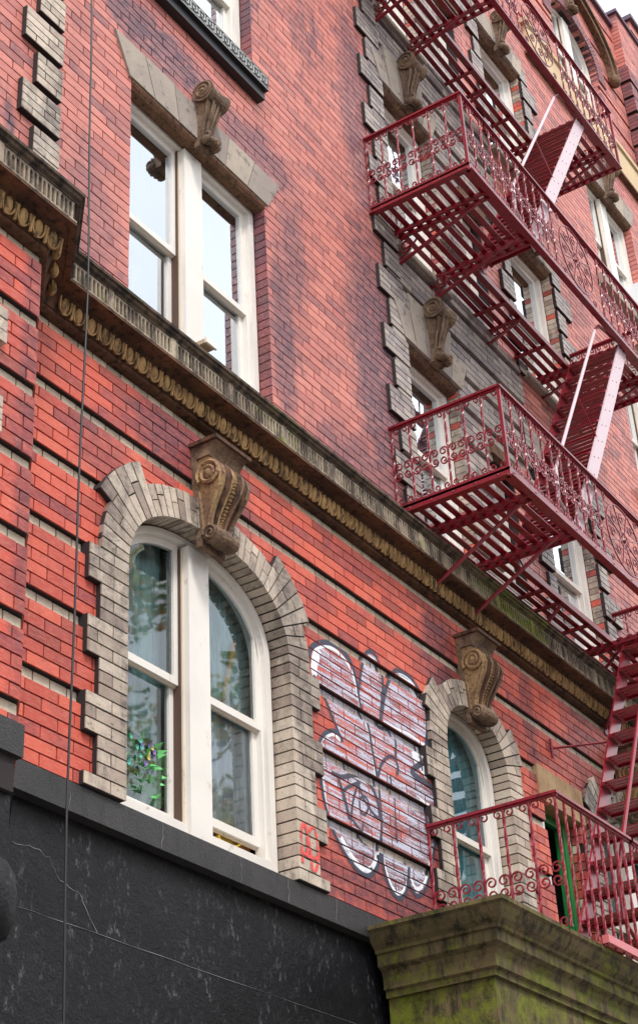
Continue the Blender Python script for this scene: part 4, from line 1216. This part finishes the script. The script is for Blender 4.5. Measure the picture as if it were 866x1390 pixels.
# flower vase
FV = thing('flower_vase', 'bunch of green leaves, purple and yellow flowers behind the glass of the arched window', 'flowers', (5.735,.205,4.44))
def colr(name, c, r=.6): return NT(name).fin(c, r)
m = MB(); m.lathe([(.026,0),(.032,.03),(.030,.09),(.02,.12),(.026,.14)], (0,0,0), 14); m.build('vase', colr('pale_vase', (.55,.6,.5), .3), FV, smooth=True)
m = MB(); 
for k in range(260):
    a, h = U(0,2*pi), U(.05,.32); rr = U(.02,.15)*(.5+h*1.8); c = Vector((rr*cos(a)*1.15, rr*sin(a)*.10, h)); d_ = Vector((cos(a),sin(a)*.4,U(-.3,.8))).normalized()*U(.06,.10); s_ = Vector((-d_.z,U(-.5,.5)*.03,d_.x))*.42
    m.poly([c-d_*.5, c+s_, c+d_, c-s_])
m.build('leaves', colr('leaf_green', (.16,.58,.18)), FV)
for nm, c, cx_ in (('purple_petals',(.26,.14,.48),.0),('yellow_petals',(.60,.52,.12),.06),('turquoise_petals',(.10,.42,.34),-.09)):
    m = MB()
    for k in range(18):
        a = U(0,2*pi); c0 = Vector((cx_+U(-.06,.06), U(-.05,.0), .25+U(-.07,.09)))
        for j in range(5):
            b_ = a+j*1.256; e = Vector((cos(b_)*.012,-.006,sin(b_)*.012)); f = Vector((-sin(b_)*.008,0,cos(b_)*.008)); m.poly([c0, c0+e*.6+f, c0+e*1.3, c0+e*.6-f])
    m.build('flowers', colr(nm, c, .5), FV)
m = MB(); m.tube([(6.36,.19,5.14),(6.50,.19,5.62)], .013, 6)
m.build('wooden_stick', colr('orange_wood', (.95,.50,.12)), label='orange wooden stick leaning inside the right light of the arched window', cat='stick', smooth=True)
m = MB(); N = 20
A_ = [(6.40+.095*cos(2*pi*k/N)+.03*sin(2*pi*k/N), 4.492+.034*sin(2*pi*k/N)) for k in range(N)]; Bq = [(6.40+(x-6.40)*.84, 4.492+(z_-4.492)*.78) for x, z_ in A_]
m.ring(A_, Bq, .175, .20); m.cur = 1; m.prism(Bq, .188, .195)
m.build('oval_tray', [colr('bright_yellow', (.80,.55,.04), .4), colr('brass', (.42,.28,.04), .4)], label='yellow rimmed oval tray propped under the raised sash', cat='tray')
m = MB(); m.box(6.13, 6.61, .205, .225, 4.36, 4.56); m.build('wooden_board', colr('varnished_wood', (.36,.16,.05), .5), label='brown wooden board standing behind the yellow oval tray', cat='board')
m = MB(); m.box(5.80, 5.885, -.17, .12, 7.035, 7.062); m.cur = 1; m.box(5.795, 5.89, -.18, -.165, 7.03, 7.066)
m.build('window_prop', [M_TAN, M_WHITE], label='short pale plank sticking out over the cornice from the left sash', cat='plank')
AC = thing('air_conditioner', 'white window air conditioner in the double window by the right edge', 'air conditioner', (13.76,0,12.16))
m = MB(); m.box(-.22,.22,-.28,.1,.0,.34); m.build('casing', colr('white_enamel', (.72,.74,.76), .4), AC)
m = MB()
for k in range(9): m.box(-.19,.19,-.286,-.279,.04+k*.032,.055+k*.032)
m.build('grille', colr('grey_grille', (.25,.26,.28), .5), AC)
m = MB()
for k in range(16): m.ell((10.98+U(-.10,.10), -.42+U(-.06,.06), 12.25+U(0,.05)), U(.03,.06), U(.03,.05), U(.015,.03), 7, 5)
m.build('blue_cloth', colr('bright_blue_cloth', (.01,.12,.55), .7), label='crumpled bright blue cloth lying on the highest balcony floor', cat='cloth')
# rounded black knob at the left edge
m = MB(); m.lathe([(.02,0),(.10,.02),(.13,.10),(.135,.20),(.12,.29),(.085,.35),(.04,.375),(.0,.38)], (0,0,0), 20); m.box(-.06,.06,0,.25,.1,.2)
o = m.build('rounded_knob', M_BLACK, label='rounded black painted knob sticking out of the wall at the left edge', cat='wall fitting', smooth=True); o.location = (4.07,-.46,3.33); o.scale = (.8,.8,.8)

# ------------------------------------------------------------------ street trees behind the viewer, seen in the panes
def tree(x, y, h, seed, label, cols):
    random.seed(seed)
    T = thing('street_tree', label, 'tree', (x,y,.13), 'autumn street trees across the road')
    m = MB(); m.tube([(0,0,0),(.05,.03,h*.25),(-.05,.08,h*.5),(.02,0,h*.8)], [.24,.2,.14,.06], 9)
    for k in range(9):
        a = U(0,2*pi); z_ = h*U(.3,.65); L = h*U(.2,.34)
        m.tube([(0,0,z_),(cos(a)*L*.5,sin(a)*L*.5,z_+L*.35),(cos(a)*L,sin(a)*L,z_+L*.8)], [.08,.05,.02], 6)
    m.build('trunk', stone_bark, T)
    m = MB(); cl = [(Vector((U(-1,1)*h*.26, U(-1,1)*h*.26, h*U(.42,.98))), U(.8,1.7)) for _ in range(30)]
    for c, r in cl:
        for q in range(330):
            d_ = Vector((random.gauss(0,1),random.gauss(0,1),random.gauss(0,1))).normalized()*r*(R_()**.4); p_ = c+d_
            a = Vector((U(-1,1),U(-1,1),U(-1,1))).normalized()*.09; b = a.cross(Vector((U(-1,1),U(-1,1),U(-1,1)))).normalized()*.06
            m.poly([p_-a, p_+b, p_+a, p_-b])
    n = NT('leaves_'+str(seed)); m.build('crown', n.fin(n.ramp(n.rand, cols), .6), T)
stone_bark = NT('bark').fin((.10,.075,.055), .9)
GC = [(0,(.10,.24,.05)),(.35,(.22,.40,.08)),(.6,(.70,.66,.10)),(.85,(.90,.55,.08)),(1,(.85,.35,.06))]
GG = [(0,(.08,.20,.06)),(.6,(.16,.30,.08)),(1,(.4,.44,.10))]
tree(20, -14.5, 16.5, 11, 'tall green and gold street tree facing the arched windows', GC)
tree(26.5, -14.8, 16, 12, 'orange tinted street tree farther along the road', GC)
tree(14.5, -14.5, 13.0, 13, 'small dark green street tree across the road', GG)
random.seed(5)
# plain terrace across the street
ob = thing('brick_terrace', 'plain brown brick terrace on the far side of the road', 'building', (16,-20,0))
m = MB(); m.box(-26, 30, -8, 0, 0, 9.5); m.build('wall', NT('brown_brick').fin((.22,.12,.08), .9), ob)
for k in range(14):
    for j in range(3):
        w_ = MB(); x = -22+k*3.7; w_.box(x, x+1.1, -.02, .03, 1.6+j*2.8, 3.2+j*2.8); w_.build('window', M_DGREY, ob)
m = MB(); m.box(-26, 30, -8.1, .3, 9.5, 9.8); m.build('roof', M_CORND, ob)

# ------------------------------------------------------------------ camera, light, world
cam = bpy.data.cameras.new('camera'); co = bpy.data.objects.new('camera', cam); COL.objects.link(co); S.camera = co
r0, r1, r2 = Vector((.55036375,-.83339097,-.050589)), Vector((.42261839,.33032427,-.84396657)), Vector((.72006489,.44310876,.53400485))
co.matrix_world = Matrix(((r0.x,-r1.x,-r2.x,0),(r0.y,-r1.y,-r2.y,-4.4),(r0.z,-r1.z,-r2.z,1.6),(0,0,0,1)))
cam.sensor_fit = 'HORIZONTAL'; cam.sensor_width = 36; cam.lens = 2259.96/866*36; cam.shift_y = -45/866
cam.clip_start = .05; cam.clip_end = 1000
S.render.resolution_x, S.render.resolution_y = 637, 1024

EL, AZ = radians(52), radians(215)         # high soft sun from the street side
W = bpy.data.worlds.new('World'); S.world = W; W.use_nodes = True; nt = W.node_tree; nt.nodes.clear()
out = nt.nodes.new('ShaderNodeOutputWorld'); bg = nt.nodes.new('ShaderNodeBackground'); sky = nt.nodes.new('ShaderNodeTexSky')
sky.sky_type = 'NISHITA'; sky.sun_disc = False; sky.sun_elevation = EL; sky.sun_rotation = AZ; sky.air_density = 1.2; sky.dust_density = 3
mix = nt.nodes.new('ShaderNodeMix'); mix.data_type = 'RGBA'; mix.inputs[7].default_value = (11.5,11.8,12.4,1)
tc = nt.nodes.new('ShaderNodeTexCoord'); nz = nt.nodes.new('ShaderNodeTexNoise'); nz.inputs['Scale'].default_value = 2.2; nz.inputs['Detail'].default_value = 5
mr = nt.nodes.new('ShaderNodeMapRange'); mr.inputs[1].default_value = .35; mr.inputs[2].default_value = .65; mr.inputs[3].default_value = .72; mr.inputs[4].default_value = 1
L_ = nt.links.new
L_(tc.outputs['Generated'], nz.inputs[0]); L_(nz.outputs[0], mr.inputs[0]); L_(mr.outputs[0], mix.inputs[0]); L_(sky.outputs[0], mix.inputs[6]); L_(mix.outputs[2], bg.inputs[0]); L_(bg.outputs[0], out.inputs[0])
bg.inputs[1].default_value = .108
sl = bpy.data.lights.new('sun', 'SUN'); sl.energy = 2.0; sl.angle = radians(12); sl.color = (1,.96,.9)
so = bpy.data.objects.new('sun', sl); COL.objects.link(so)
# Nishita rotation is clockwise from +Y
dirv = Vector((sin(AZ)*cos(EL), cos(AZ)*cos(EL), sin(EL)))
so.rotation_euler = dirv.to_track_quat('Z', 'Y').to_euler(); so.location = (0,-6,20)
vs = S.view_settings; vs.view_transform = 'Standard'; vs.look = 'None'; vs.exposure = 0.6; vs.gamma = 1
S.render.engine = 'CYCLES'; S.cycles.max_bounces = 6; S.cycles.transparent_max_bounces = 12
